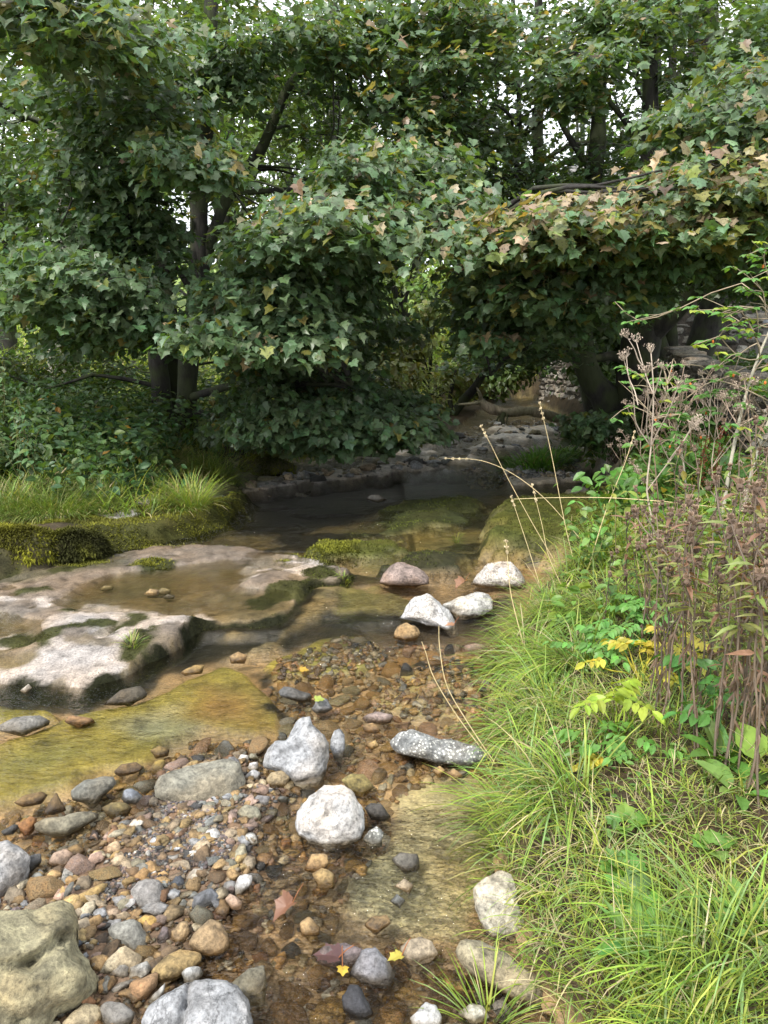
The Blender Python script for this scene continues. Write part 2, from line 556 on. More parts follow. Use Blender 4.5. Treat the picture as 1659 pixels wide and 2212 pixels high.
# ------------------------------------------------------------------ ground and stream bed
def sdf(poly, X, Y, margin=1.2, seed=None, wob=.05, ws=5.0):
    poly = np.asarray(poly, float)[:, :2]
    out = np.full(X.shape, float(margin))
    lo, hi = poly.min(0) - margin, poly.max(0) + margin
    msk = (X >= lo[0]) & (X <= hi[0]) & (Y >= lo[1]) & (Y <= hi[1])
    x, y = X[msk], Y[msk]
    d = np.full(x.shape, 1e9); ins = np.zeros(x.shape, bool)
    n = len(poly)
    for i in range(n):
        a, b = poly[i], poly[(i + 1) % n]
        e = b - a
        t = np.clip(((x - a[0]) * e[0] + (y - a[1]) * e[1]) / max(e @ e, 1e-12), 0, 1)
        d = np.minimum(d, (x - a[0] - t * e[0]) ** 2 + (y - a[1] - t * e[1]) ** 2)
        c = (a[1] > y) != (b[1] > y)
        if abs(e[1]) > 1e-9:
            ins ^= c & (x < a[0] + (y - a[1]) / e[1] * e[0])
    d = np.sqrt(d); d = np.where(ins, -d, d)
    if seed is not None:
        d = d + wob * fbm(x * ws, y * ws, 0, 4, seed)
    out[msk] = d
    return out


def lines(stops):
    """uneven grid lines: [(from, step), ..., end]"""
    v = []
    for (a, st), nx in zip(stops[:-1], stops[1:]):
        b = nx[0] if isinstance(nx, tuple) else nx
        v.append(np.arange(a, b - 1e-6, (b - a) / max(1, round((b - a) / st))))
    return np.concatenate(v + [[stops[-1]]])


XS = lines([(-60, 3), (-20, .6), (-7, .12), (-3.6, .022), (2.2, .035), (4.5, .12), (8, .6), (20, 4), 60])
YS = lines([(-8, .8), (-1, .15), (.9, .02), (4.2, .022), (6.6, .03), (8.6, .06), (13, .12), (22, .35), (45, 3), 90])
GX, GY = np.meshgrid(XS, YS)

P_ = lambda pts, dz=0.0: np.array([gp(a, b, dz)[:2] for a, b in pts])
Z_ = lambda pts, z: np.array([at_z(a, b, z)[:2] for a, b in pts])

S_left = [(1120, 858), (1080, 868), (1040, 888), (990, 925), (960, 965), (900, 988), (800, 1003), (640, 1016), (530, 1045), (492, 1070), (522, 1100), (470, 1135),
          (350, 1165), (230, 1187), (215, 1222), (100, 1240), (0, 1258), (-300, 1300)]
S_right = [(1185, 2212), (1140, 2120), (1122, 2010), (1078, 1890), (1092, 1760), (1086, 1650), (1082, 1560), (1106, 1480), (1112, 1400), (1120, 1330), (1165, 1280),
           (1215, 1235), (1240, 1190), (1290, 1140), (1330, 1075), (1290, 1030), (1255, 990), (1248, 950), (1244, 925), (1230, 905), (1175, 880), (1150, 860)]
STREAM = np.vstack([P_(S_left), [[-6, 6.0], [-6, -7], [.45, -7], [.50, .3], [.47, 1.2]], P_(S_right)])
D = sdf(STREAM, GX, GY, 60, 3, .05, 4.0)
Wt = wlev(GY)
XC = np.interp(GY, [-8, 3, 5, 8, 12, 20, 45], [0, 0, .3, .8, 1.2, 3.0, 9.0])
RIGHT = GX > XC
nz = fbm(GX * 2.2, GY * 2.2, 0, 5, 1)
nzf = fbm(GX * 9, GY * 9, 0, 4, 2)
kR = np.interp(GY, [3, 6, 9, 12], [1, 1.25, 1.7, 2.0])
hR = (.02 + .17 * sstep(D / .22) + .16 * sstep((D - .12) / .9)) * kR + .07 * np.clip(D, 0, 8) + .03 * nz * sstep(D / .2)
hR = hR + .5 * sstep((D - 5) / 14)
hL = .20 * sstep(D / .12) + .14 * sstep((D - .8) / 2.0) + .05 * np.clip(D - 2.5, 0, 60) + .025 * nz * sstep(D / .2)
kL = 1 - .8 * sstep((GY - 6.9) / .7) * sstep((13 - GY) / 2) * sstep((GX + 2.3) / .5) * sstep((1.2 - D) / .8)
hL = hL * kL
hL = hL * (1 - .6 * sstep((GY - 9) / 2) * sstep((26 - GY) / 6) * sstep((1.5 - D) / 1.2))
hill = 5.5 * sstep((GY - 22) / 50) + 2.5 * sstep((-GX - 8) / 30)
H = np.where(D > 0, Wt + np.where(RIGHT, hR, hL), Wt - .03 - .045 * sstep(-D / .5) + .022 * nz + .012 * nzf) + hill * (D > 0) * sstep(D / 4)

C_gravel = np.array([.27, .185, .095])
COLR = np.empty(GX.shape + (3,))
COLR[:] = C_gravel
COLR *= (1 + .25 * fbm(GX * 3, GY * 3, 0, 3, 9))[..., None]
far_bed = sstep((GY - 5.0) / 1.5)[..., None]
COLR = COLR * (1 - far_bed) + np.array([.15, .12, .055]) * far_bed
WET = np.full(GX.shape, .8)
soil = np.array([.055, .042, .026])
bank = sstep(D / .06)
COLR = COLR * (1 - bank[..., None]) + soil * bank[..., None]
lipm = (1 - kL) / .8 * bank * sstep((.9 + .5 * nz - D) / .3)
COLR = COLR * (1 - lipm[..., None]) + np.array([.32, .29, .25]) * (1 + .5 * nzf[..., None]) * lipm[..., None]
H = H + lipm * .05 * (nz + .6 * nzf)
WET = WET * (1 - .8 * bank)
# grassy ground further off
fld = sstep((D - 1.2) / 2.0)[..., None]
COLR = COLR * (1 - fld) + np.where(RIGHT[..., None], np.array([.06, .075, .022]), np.array([.075, .10, .028])) * fld
fld2 = (sstep((GY - 18) / 8) * sstep((D - 1) / 2))[..., None]
COLR = COLR * (1 - fld2) + np.array([.17, .24, .06]) * fld2
MOSS = np.zeros(GX.shape)


def paint(m, col):
    global COLR
    COLR = COLR * (1 - m[..., None]) + np.asarray(col) * m[..., None]


def feature(pts, dz=None, z=None, edge=.06, col=None, seed=1, wob=.05, ws=5.0, nzamp=.0, wet=None, moss=0.0, only_up=False, soft=None, world=False):
    global H, WET, MOSS
    poly = pts if world else (P_(pts, dz or 0) if z is None else Z_(pts, z))
    d = sdf(poly, GX, GY, 1.0, seed, wob, ws)
    m = sstep(-d / edge + .5)
    if dz is not None or z is not None:
        top = (Wt + dz) if z is None else z + 0 * Wt
        top = top + nzamp * nz
        T = H * (1 - m) + top * m
        H = np.maximum(H, T) if only_up else T
    mc = sstep(-d / (soft or edge) + .5)
    if col is not None: paint(mc, col)
    if wet is not None: WET = WET * (1 - mc) + wet * mc
    if moss: MOSS = np.maximum(MOSS, moss * mc)
    elif col is not None: MOSS = MOSS * (1 - mc)
    return d


ALG = (.215, .185, .045)
# gravel bar that stands just out of the water
feature([(330, 1640), (420, 1630), (560, 1600), (640, 1700), (600, 1800), (600, 1880), (560, 1950), (520, 2040), (420, 2140), (300, 2250), (100, 2280), (-200, 2280), (-200, 1900),
         (60, 1880), (180, 1800), (300, 1740)], dz=.018, edge=.35, nzamp=.02, col=(.15, .10, .065), soft=.2, wet=.35, seed=21)
# flat submerged slabs with algae
feature([(-300, 1640), (0, 1600), (75, 1571), (125, 1551), (235, 1531), (300, 1511), (365, 1486), (435, 1451), (480, 1438), (530, 1456), (565, 1486), (605, 1521), (604, 1576), (540, 1583),
         (415, 1575), (360, 1601), (325, 1641), (220, 1664), (150, 1694), (60, 1706), (0, 1728), (-300, 1765)], dz=-.022, edge=.05, col=ALG, seed=22, wob=.03)
feature([(440, 1470), (500, 1470), (570, 1500), (605, 1535), (600, 1580), (520, 1580), (430, 1560), (400, 1520)], col=(.205, .135, .045), edge=.45, seed=23, wob=.12)
feature([(290, 1545), (360, 1535), (400, 1560), (370, 1590), (300, 1590)], col=(.25, .235, .13), edge=.2, seed=24, wob=.08)
feature([(-200, 1518), (0, 1520), (120, 1527), (140, 1546), (60, 1553), (0, 1556), (-200, 1556)], dz=-.02, edge=.05, col=(.19, .17, .035), seed=25, wob=.03)
feature([(745, 1925), (760, 1880), (830, 1830), (855, 1760), (845, 1725), (900, 1690), (1000, 1680), (1110, 1655), (1120, 1760), (1100, 1850), (1050, 1900), (1030, 1960), (1000, 2030), (900, 2012),
         (830, 1988), (745, 1962)], dz=-.045, edge=.06, col=(.37, .325, .185), seed=26, wob=.03)
feature([(940, 1690), (1000, 1680), (1110, 1655), (1120, 1760), (1100, 1850), (1050, 1880), (1000, 1800), (1020, 1730)], col=(.25, .22, .085), edge=.2, seed=27, wob=.1)
feature([(590, 1430), (650, 1395), (740, 1378), (800, 1385), (830, 1420), (780, 1450), (700, 1458), (610, 1450)], dz=-.035, edge=.07, col=(.27, .24, .05), seed=28)
feature([(800, 1505), (850, 1455), (920, 1430), (1010, 1420), (1110, 1440), (1110, 1545), (1000, 1548), (900, 1542), (810, 1528)], dz=-.035, edge=.06, col=(.27, .22, .09), seed=29)
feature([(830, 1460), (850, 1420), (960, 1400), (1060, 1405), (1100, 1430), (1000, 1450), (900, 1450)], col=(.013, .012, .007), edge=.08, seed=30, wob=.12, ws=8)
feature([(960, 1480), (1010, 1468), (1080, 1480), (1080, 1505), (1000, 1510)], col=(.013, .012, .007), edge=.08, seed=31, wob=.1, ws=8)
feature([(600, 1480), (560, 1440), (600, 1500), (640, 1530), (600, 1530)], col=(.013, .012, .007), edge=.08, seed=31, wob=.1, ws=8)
# rapids between shelf and boulders
feature([(620, 1300), (680, 1258), (800, 1262), (900, 1280), (900, 1330), (760, 1345), (650, 1350)], dz=-.03, edge=.1, col=(.17, .15, .06), seed=32, wob=.1)
feature([(560, 1390), (600, 1350), (680, 1335), (860, 1330), (860, 1350), (780, 1370), (680, 1385), (600, 1400)], col=(.013, .012, .007), edge=.1, seed=33, wob=.1, ws=7, dz=-.05)
feature([(620, 1290), (700, 1290), (740, 1310), (640, 1320)], col=(.013, .012, .007), edge=.1, seed=34, wob=.12, ws=9)
feature([(700, 1150), (830, 1140), (1050, 1130), (1200, 1160), (1180, 1200), (1000, 1235), (820, 1240), (740, 1225), (690, 1200)], dz=-.05, edge=.12, col=(.19, .155, .06), seed=35, wob=.08)
# the deeper pool upstream, its dark shading painted into the bed colour
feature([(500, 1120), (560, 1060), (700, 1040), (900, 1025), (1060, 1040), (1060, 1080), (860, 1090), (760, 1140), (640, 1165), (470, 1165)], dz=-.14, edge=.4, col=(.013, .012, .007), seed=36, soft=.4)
# dark weed and black moss in ragged streaks over the midstream rock
wk = fbm(GX * 1.5 + 3, GY * 3.4, 0, 5, 191)
wm = sstep((wk + .12) / .22) * sstep(-D / .15) * sstep((GY - 3.9) / .6) * sstep((9.3 - GY) / 1.0) * sstep((GX + 1.6) / .3)
paint(wm * .9, (.014, .014, .008)); H = H + wm * .03
# the pale sandstone shelf
SHELF = [(-500, 1252), (0, 1250), (120, 1222), (220, 1203), (330, 1182), (470, 1177), (600, 1188), (690, 1207), (748, 1230), (735, 1248), (670, 1252), (650, 1280), (600, 1318), (480, 1325), (440, 1352),
         (390, 1388), (320, 1422), (275, 1452), (190, 1478), (100, 1472), (0, 1465), (-500, 1440)]
SAND = (.50, .44, .385)
SHZ = .126
dB = feature([(400, 1410), (440, 1340), (500, 1310), (620, 1290), (690, 1262), (745, 1262), (720, 1312), (650, 1348), (600, 1388), (520, 1408)], dz=-.004, edge=.08, col=(.21, .165, .085), seed=37, wob=.04, only_up=True)
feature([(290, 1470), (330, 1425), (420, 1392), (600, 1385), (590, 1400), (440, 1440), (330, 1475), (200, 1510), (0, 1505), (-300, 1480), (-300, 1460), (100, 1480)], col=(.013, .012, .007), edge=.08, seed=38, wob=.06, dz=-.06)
SHW = np.vstack([Z_(SHELF[:14], SHZ), Z_(SHELF[14:], .055)])
dS = feature(SHW, world=True, z=SHZ, edge=.05, col=(.155, .125, .10), seed=39, wob=.04, ws=4, nzamp=.022, soft=.06, wet=.45)
mS = sstep(-dS / .05 + .5)
H -= mS * .098 * (1 - sstep((GY - 3.35) / .8))
# basins worn into the shelf
for k, (pts, dep) in enumerate([([(150, 1255), (235, 1215), (330, 1203), (430, 1196), (490, 1190), (545, 1213), (520, 1240), (600, 1250), (640, 1263), (620, 1298), (540, 1312), (430, 1302), (330, 1288), (210, 1290), (120, 1278)], .045),
                                ([(-200, 1295), (0, 1292), (85, 1312), (80, 1345), (0, 1362), (-200, 1360)], .05),
                                ([(180, 1340), (215, 1322), (255, 1322), (250, 1336), (210, 1346)], .04),
                                ([(110, 1420), (150, 1408), (160, 1418), (130, 1432)], .03),
                                ([(610, 1225), (640, 1215), (660, 1228), (630, 1236)], .025)]):
    d = sdf(Z_(pts, .2), GX, GY, 1.0, 50 + k, .03, 5)
    m = sstep(-d / .14 + .45) * mS
    H -= dep * m
PUD = SHZ - .014
wetS = mS * sstep((PUD + .014 + .010 * nz - H) / .012)
paint(wetS * .55, (.15, .115, .07)); WET = WET * (1 - wetS) + .8 * wetS
dp = mS * sstep((PUD - .010 - H) / .02)
paint(dp * .8, (.115, .085, .035))
for k, pts in enumerate([[(505, 1228), (560, 1194), (610, 1190), (690, 1208), (745, 1232), (735, 1247), (670, 1247), (600, 1226), (540, 1240)],
                         [(85, 1346), (195, 1289), (280, 1294), (330, 1318), (420, 1304), (470, 1320), (440, 1347), (350, 1353), (280, 1371), (175, 1351), (100, 1357)],
                         [(-300, 1430), (0, 1430), (65, 1430), (105, 1394), (175, 1398), (230, 1404), (270, 1394), (284, 1426), (255, 1453), (190, 1470), (120, 1462), (0, 1462), (-300, 1462)],
                         [(-200, 1374), (0, 1376), (90, 1364), (105, 1384), (30, 1392), (-200, 1394)], [(205, 1203), (260, 1189), (275, 1200), (215, 1213)], [(-100, 1284), (60, 1288), (150, 1284), (100, 1300), (-100, 1300)]]):
    d = sdf(Z_(pts, .13 if k not in (2, 3) else .08), GX, GY, 1.0, 170 + k, .07, 6)
    m = sstep(-d / .035 + .5) * mS
    paint(m, (.315, .275, .245)); WET = WET * (1 - m) + .02 * m
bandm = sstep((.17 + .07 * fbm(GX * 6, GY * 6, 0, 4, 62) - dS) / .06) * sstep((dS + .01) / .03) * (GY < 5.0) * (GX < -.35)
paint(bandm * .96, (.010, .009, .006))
# growth on the shelf: dark wet moss along the edges, islands of moss
MD = (.014, .015, .007)
edge_m = sstep((.04 + .05 * fbm(GX * 7, GY * 7, 0, 4, 61) + dS) / .04) * sstep((.08 - dS) / .05)
front = np.where(GY < np.interp(GX, [-3, -1.2, 0], [5.2, 5.6, 6.2]), 1.0, .35)
em = np.clip(edge_m * front, 0, 1) * (dS > -.4)
paint(em, MD); MOSS = np.maximum(MOSS, .9 * em); WET = WET * (1 - em) + .05 * em
for k, pts in enumerate([[(280, 1226), (320, 1212), (370, 1214), (372, 1228), (320, 1236)], [(262, 1365), (280, 1345), (330, 1338), (330, 1352), (290, 1385), (262, 1385)],
                         [(60, 1402), (120, 1385), (200, 1370), (270, 1368), (280, 1385), (190, 1392), (100, 1415)], [(270, 1400), (320, 1385), (320, 1420), (285, 1440), (270, 1420)],
                         [(0, 1400), (60, 1395), (100, 1410), (30, 1420)], [(120, 1345), (170, 1335), (150, 1352)], [(20, 1290), (120, 1280), (120, 1296), (40, 1300)],
                         [(665, 1240), (700, 1228), (720, 1242), (700, 1258), (672, 1256)], [(600, 1218), (620, 1210), (630, 1222)], [(540, 1300), (600, 1275), (660, 1265), (640, 1300), (560, 1318)],
                         [(160, 1222), (220, 1205), (225, 1222), (150, 1242), (110, 1240)]]):
    feature(pts, col=(.034, .036, .012), edge=.05, seed=70 + k, wob=.07, ws=9, moss=.9, wet=.2)
# mossy ledges further up
feature([(672, 1188), (700, 1166), (760, 1158), (850, 1164), (865, 1180), (830, 1196), (740, 1203), (690, 1203)], dz=.035, edge=.14, col=(.06, .065, .015), seed=81, nzamp=.03, wob=.10, moss=1, wet=.2)
feature([(795, 1142), (810, 1112), (870, 1084), (960, 1074), (1045, 1080), (1055, 1102), (1000, 1122), (900, 1142), (850, 1152)], dz=.03, edge=.25, col=(.035, .04, .014), seed=82, nzamp=.05, wob=.16, moss=.8, wet=.3)
feature([(845, 1218), (870, 1194), (960, 1184), (1015, 1194), (1005, 1216), (930, 1230), (870, 1233)], dz=.045, edge=.08, col=(.03, .03, .014), seed=83, nzamp=.03, wob=.12, moss=.7, wet=.3)
feature([(1040, 1155), (1055, 1112), (1090, 1078), (1170, 1058), (1260, 1052), (1345, 1080), (1345, 1140), (1250, 1165), (1150, 1168), (1080, 1168)], dz=.20, edge=.2, col=(.065, .07, .017), seed=84, nzamp=.05, wob=.12, moss=1, wet=.1)
feature([(1200, 1085), (1270, 1060), (1330, 1080), (1300, 1105), (1230, 1100)], col=(.16, .14, .12), edge=.1, seed=85, wob=.1)
feature([(520, 1045), (640, 1018), (800, 1006), (950, 990), (965, 1006), (850, 1021), (700, 1038), (600, 1052), (520, 1062)], dz=.02, edge=.12, col=(.30, .27, .24), seed=86, nzamp=.02, wet=.4, wob=.12)
for k, (a, b, w_, h_) in enumerate([(980, 985, 90, 8), (1120, 940, 60, 5), (1060, 962, 60, 5), (900, 1008, 60, 5), (1150, 925, 70, 5), (1090, 920, 50, 4), (1000, 1010, 80, 6), (1190, 1000, 70, 14), (930, 970, 40, 5), (1170, 1030, 80, 8)]):
    feature([(a + w_ * math.cos(t), b + h_ * math.sin(t)) for t in np.linspace(0, 6, 9)], dz=.045, edge=.25, col=(.46, .42, .37), seed=90 + k, wob=.2, ws=3, nzamp=.03, wet=.4)
# left ledge: rock table with moss
LF = Z_([(-200, 1190), (60, 1172), (150, 1168), (230, 1180), (340, 1167), (470, 1133), (522, 1098)], .15)
dL = feature(np.vstack([LF, LF[::-1] + np.array([-.1, .75])]), world=True, z=.30, edge=.26, col=(.075, .075, .022), seed=101, nzamp=.03, moss=.9, wet=.05, wob=.04)
mf = sstep((.14 - dL) / .05) * sstep((dL + .10) / .08); paint(mf, (.04, .042, .013)); MOSS = np.maximum(MOSS, mf); WET = WET * (1 - mf)
for k, pts in enumerate([[(60, 1108), (130, 1098), (170, 1104), (140, 1114), (70, 1114)], [(210, 1100), (290, 1088), (310, 1096), (240, 1108)], [(290, 1078), (340, 1070), (340, 1080), (300, 1084)]]):
    d = sdf(Z_(pts, .34), GX, GY, 1, 110 + k, .04, 6); m = sstep(-d / .06 + .5)
    paint(m, (.33, .31, .29)); MOSS *= 1 - m
# undersides and faces of the left ledge stay dark with moss
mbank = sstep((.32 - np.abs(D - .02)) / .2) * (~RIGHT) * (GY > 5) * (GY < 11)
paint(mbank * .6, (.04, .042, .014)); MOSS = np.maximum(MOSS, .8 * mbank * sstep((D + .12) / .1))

MOSS = MOSS * np.clip(.75 + 1.1 * fbm(GX * 4, GY * 4, 0, 4, 190), .08, 1)
ny, nx = GX.shape
idx = np.arange(ny * nx).reshape(ny, nx)
FQ = np.stack([idx[:-1, :-1], idx[:-1, 1:], idx[1:, 1:], idx[1:, :-1]], -1).reshape(-1, 4)
pit = np.clip(vnoise(GX * 8, GY * 8, 0, 121) - .35, 0, 1) + .6 * np.clip(vnoise(GX * 15, GY * 15, 0, 122) - .4, 0, 1)
fine = mS * (.007 * fbm(GX * 14, GY * 14, 0, 4, 120) - .035 * pit)
H = H + fine
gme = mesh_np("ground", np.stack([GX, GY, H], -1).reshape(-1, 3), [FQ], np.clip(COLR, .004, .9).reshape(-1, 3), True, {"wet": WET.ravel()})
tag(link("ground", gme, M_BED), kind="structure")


def hq(x, y):
    x = np.asarray(x, float); y = np.asarray(y, float)
    i = np.clip(np.searchsorted(XS, x) - 1, 0, nx - 2); j = np.clip(np.searchsorted(YS, y) - 1, 0, ny - 2)
    tx = np.clip((x - XS[i]) / (XS[i + 1] - XS[i]), 0, 1); ty = np.clip((y - YS[j]) / (YS[j + 1] - YS[j]), 0, 1)
    return (H[j, i] * (1 - tx) + H[j, i + 1] * tx) * (1 - ty) + (H[j + 1, i] * (1 - tx) + H[j + 1, i + 1] * tx) * ty


def gq(A, x, y):
    i = np.clip(np.searchsorted(XS, x), 0, nx - 1); j = np.clip(np.searchsorted(YS, y), 0, ny - 1)
    return A[j, i]


def hit(px, py, ymax=60):
    d = ray(px, py)
    y = np.concatenate([np.linspace(.8, 12, 1600), np.linspace(12, ymax, 900)])
    p = EYE[None] + d[None] * (y / d[1])[:, None]
    b = p[:, 2] < hq(p[:, 0], p[:, 1])
    k = int(np.argmax(b)) if b.any() else len(y) - 1
    return p[k]


# ------------------------------------------------------------------ water
wxs = lines([(-6, .3), (-3.4, .05), (1.8, .08), (4, .4), 8]); wys = lines([(-3, .3), (.9, .05), (7, .07), (13, .2), 44])
WX, WYg = np.meshgrid(wxs, wys)
WZg = wlev(WYg) + .004 * fbm(WX * 3, WYg * 3, 0, 3, 130)
fast = np.zeros(WX.shape)
for pts, v in [([(540, 1960), (700, 1830), (900, 1780), (1100, 1800), (1130, 2212), (1150, 2400), (400, 2400), (480, 2100)], 2.0),
               ([(600, 1380), (700, 1290), (1110, 1240), (1110, 1420), (900, 1400), (640, 1470), (560, 1430)], .8),
               ([(-100, 1500), (330, 1450), (600, 1480), (900, 1480), (1100, 1500), (1100, 1660), (700, 1700), (300, 1650), (-100, 1760)], .28),
               ([(700, 1180), (1200, 1120), (1200, 1240), (800, 1260)], .55)]:
    fast = np.maximum(fast, v * sstep(-sdf(P_(pts), WX, WYg, 1.0) / .4 + .5))
fast = np.maximum(fast, .16)
fast = np.where(WYg > 6.4, np.maximum(.6, fast), fast)
fast = np.where((WYg > 5.9) & (WX < .2), 2.6, fast)
fast = np.where(WYg > 10, .7, fast)
keep = hq(WX, WYg) < WZg + .08
kq = keep[:-1, :-1] | keep[1:, :-1] | keep[:-1, 1:] | keep[1:, 1:]
wi = np.arange(WX.size).reshape(WX.shape)
WQ = np.stack([wi[:-1, :-1], wi[:-1, 1:], wi[1:, 1:], wi[1:, :-1]], -1)[kq]
wme = mesh_np("stream_water", np.stack([WX, WYg, WZg], -1).reshape(-1, 3), [WQ], None, True, {"rip": fast.ravel()})
tag(link("stream_water", wme, M_WATER), kind="structure")
# the shallow rain-filled pool on the shelf
pi, pj = np.meshgrid(np.arange(-3.4, -.2, .04), np.arange(4, 7.2, .04))
ok = (sdf(SHW, pi, pj, 1) < -.06) & (hq(pi, pj) < PUD + .03)
k2 = ok[:-1, :-1] & ok[1:, :-1] & ok[:-1, 1:] & ok[1:, 1:]
ii = np.arange(pi.size).reshape(pi.shape)
PQ = np.stack([ii[:-1, :-1], ii[:-1, 1:], ii[1:, 1:], ii[1:, :-1]], -1)[k2]
pme = mesh_np("pool_water", np.stack([pi, pj, 0 * pi + PUD], -1).reshape(-1, 3), [PQ], None, True, {"rip": np.full(pi.size, .07)})
tag(link("pool_water", pme, M_WATER), kind="structure")
# ------------------------------------------------------------------ stones
def ico(sub):
    bm = bmesh.new(); bmesh.ops.create_icosphere(bm, subdivisions=sub, radius=1)
    V = np.array([v.co[:] for v in bm.verts]); F = np.array([[v.index for v in f.verts] for f in bm.faces])
    bm.free(); return V, F


ICO = {k: ico(k) for k in (1, 2, 3, 4, 5)}
PAL = dict(olive=(.33, .30, .185), grey=(.36, .37, .385), pale=(.60, .595, .56), white=(.72, .70, .63), blue=(.15, .17, .205), dark=(.07, .07, .07), ochre=(.38, .255, .12), tan=(.40, .325, .225),
           gold=(.40, .29, .13), rust=(.26, .145, .075), brown=(.22, .15, .085), pink=(.46, .33, .265), cream=(.52, .46, .33), purple=(.20, .16, .16), slate=(.24, .25, .235), rose=(.33, .255, .225),
           lime=(.60, .56, .47), olivegrey=(.29, .28, .21))
WORD = dict(olive="olive grey", grey="grey", pale="pale grey", white="chalky white", blue="blue grey", dark="blackish", ochre="ochre", tan="tan", gold="golden", rust="rusty", brown="brown", pink="pinkish", cream="cream",
            purple="purplish", slate="slate grey", rose="rosy grey", lime="creamy limestone", olivegrey="olive")


def star(poly, th, c):
    """radius of polygon `poly` about c in direction th"""
    P = np.asarray(poly, float) - c
    r = np.zeros(len(th))
    dx, dy = np.cos(th), np.sin(th)
    for i in range(len(P)):
        a, b = P[i], P[(i + 1) % len(P)]
        e = b - a
        den = dx * e[1] - dy * e[0]
        den = np.where(np.abs(den) < 1e-9, 1e-9, den)
        t = (a[0] * e[1] - a[1] * e[0]) / den
        s = (a[0] * dy - a[1] * dx) / den
        ok = (s >= -1e-6) & (s <= 1 + 1e-6) & (t > 0)
        r = np.where(ok, np.maximum(r, t), r)
    return r


def centroid(P):
    P = np.asarray(P, float); x, y = P[:, 0], P[:, 1]; x2, y2 = np.roll(x, -1), np.roll(y, -1)
    k = x * y2 - x2 * y; A = k.sum() / 2
    return np.array([((x + x2) * k).sum() / (6 * A), ((y + y2) * k).sum() / (6 * A)])


NAMED = []          # (phrase, ground x, ground y) landmarks for the labels of the smaller stones


def outline_rock(name, pts, col, label=None, mat=None, thick=.75, cuts=4, flat=0.0, lift=.35, noise=.05, sub=4, seed=None, ground=None, cat="rock", dents=(), group=None, mark=None, box=.8):
    seed = seed if seed is not None else int(abs(pts[0][0]) * 7 + pts[0][1] * 3) % 9973
    r_ = np.random.default_rng(seed)
    P = np.asarray(pts, float); c = centroid(P)
    w_, h_ = np.ptp(P[:, 0]), np.ptp(P[:, 1])
    g = gp(c[0], c[1] + .15 * h_) if ground is None else ground(c[0], c[1] + .15 * h_)
    depth0 = (g - EYE) @ FWD
    lz = lift * h_ / 2 * depth0 / PF
    z = g[2] + lz
    C = at_z(c[0], c[1], z)
    dep = (C - EYE) @ FWD
    s = dep / PF
    n = norm(EYE - C); u = RGT; v = np.cross(n, u); v = norm(v); u = np.cross(v, n)
    V0, F = ICO[sub]
    S = V0.copy()
    up = np.array([u[2], v[2], n[2]])
    K = [(up, 1 - .55 * flat)] if flat else []
    for _ in range(cuts):
        k = r_.normal(size=3) + np.array([0, .5, .7]); K.append((k / np.linalg.norm(k), r_.uniform(.70, .92)))
    for k, d in K:
        ex = np.maximum(S @ k - d, 0)
        S = S - ex[:, None] * k * .92
    th = np.arctan2(S[:, 1], S[:, 0]); rho = np.clip(np.hypot(S[:, 0], S[:, 1]), 0, 1)
    Q = P * np.array([1, -1]); cq = c * np.array([1, -1])
    R = star(Q, th, cq)
    rm = math.sqrt(w_ * h_) / 2
    rho2 = rho ** box
    a, b = R * rho2 * np.cos(th), R * rho2 * np.sin(th)
    cc = S[:, 2] * rm * thick
    for (x0, y0, x1, y1, wd, dp) in dents:      # creases: a line in the outline's own plane pressed into the face
        A, B = np.array([x0 - c[0], c[1] - y0]), np.array([x1 - c[0], c[1] - y1]); e = B - A
        t = np.clip(((a - A[0]) * e[0] + (b - A[1]) * e[1]) / (e @ e), 0, 1)
        dd = np.hypot(a - A[0] - t * e[0], b - A[1] - t * e[1])
        cc = cc - dp * rm * np.exp(-(dd / wd) ** 2) * (S[:, 2] > 0)
    X = np.stack([a, b, cc], 1)
    q = X / rm
    dis = noise * fbm(q[:, 0] * 1.8 + seed, q[:, 1] * 1.8, q[:, 2] * 1.8, 5, seed % 97, .55)
    ridg = noise * .6 * (np.abs(fbm(q[:, 0] * 3.1, q[:, 1] * 3.1 + seed, q[:, 2] * 3.1, 3, seed % 89)) - .4)
    fin = .014 * fbm(q[:, 0] * 8 + seed, q[:, 1] * 8, q[:, 2] * 8, 3, seed % 83) if sub >= 4 else 0
    X = X + norm(X) * ((dis + ridg + fin) * rm)[:, None]
    Wd = (X[:, 0:1] * u + X[:, 1:2] * v + X[:, 2:3] * n) * s
    me = mesh_np(name, Wd, [F])
    o = link(name, me, mat or M_ROCK, None, C)
    base = PAL[col] if isinstance(col, str) else col
    k = r_.uniform(.92, 1.08)
    o.color = (*[min(.40, x * k * .69) for x in base], 1)
    if label: tag(o, label, cat, group)
    if mark: NAMED.append((mark, C[0], C[1]))
    return o


OR = outline_rock
# --- boulders that stand out
OR("boulder", [(-70, 2010), (-40, 1984), (0, 1984), (47, 1979), (100, 1954), (125, 1959), (145, 1974), (157, 2004), (167, 2054), (195, 2074), (215, 2109), (217, 2134), (185, 2160), (140, 2185), (115, 2225), (0, 2270), (-70, 2230)],
   "olive", "big olive grey boulder with a stepped top at the lower left corner", M_ROCK, .8, 5, .4, .45, .07, 5, 5, cat="boulder", dents=((-40, 2105, 60, 2085, 13, .30), (60, 2085, 110, 2040, 13, .30), (110, 2040, 165, 2035, 14, .20), (0, 2150, 60, 2185, 9, .12), (60, 2185, 150, 2165, 9, .10)), mark="the big olive boulder")
OR("boulder", [(-80, 1850), (-60, 1830), (0, 1822), (32, 1832), (58, 1852), (60, 1880), (52, 1915), (30, 1940), (0, 1965), (-50, 1968), (-80, 1920)], "grey", "speckled grey boulder cut by the left edge above the olive boulder", M_ROCK, .8, 4, .2, .4, .05, 5, cat="boulder", mark="the speckled grey boulder")
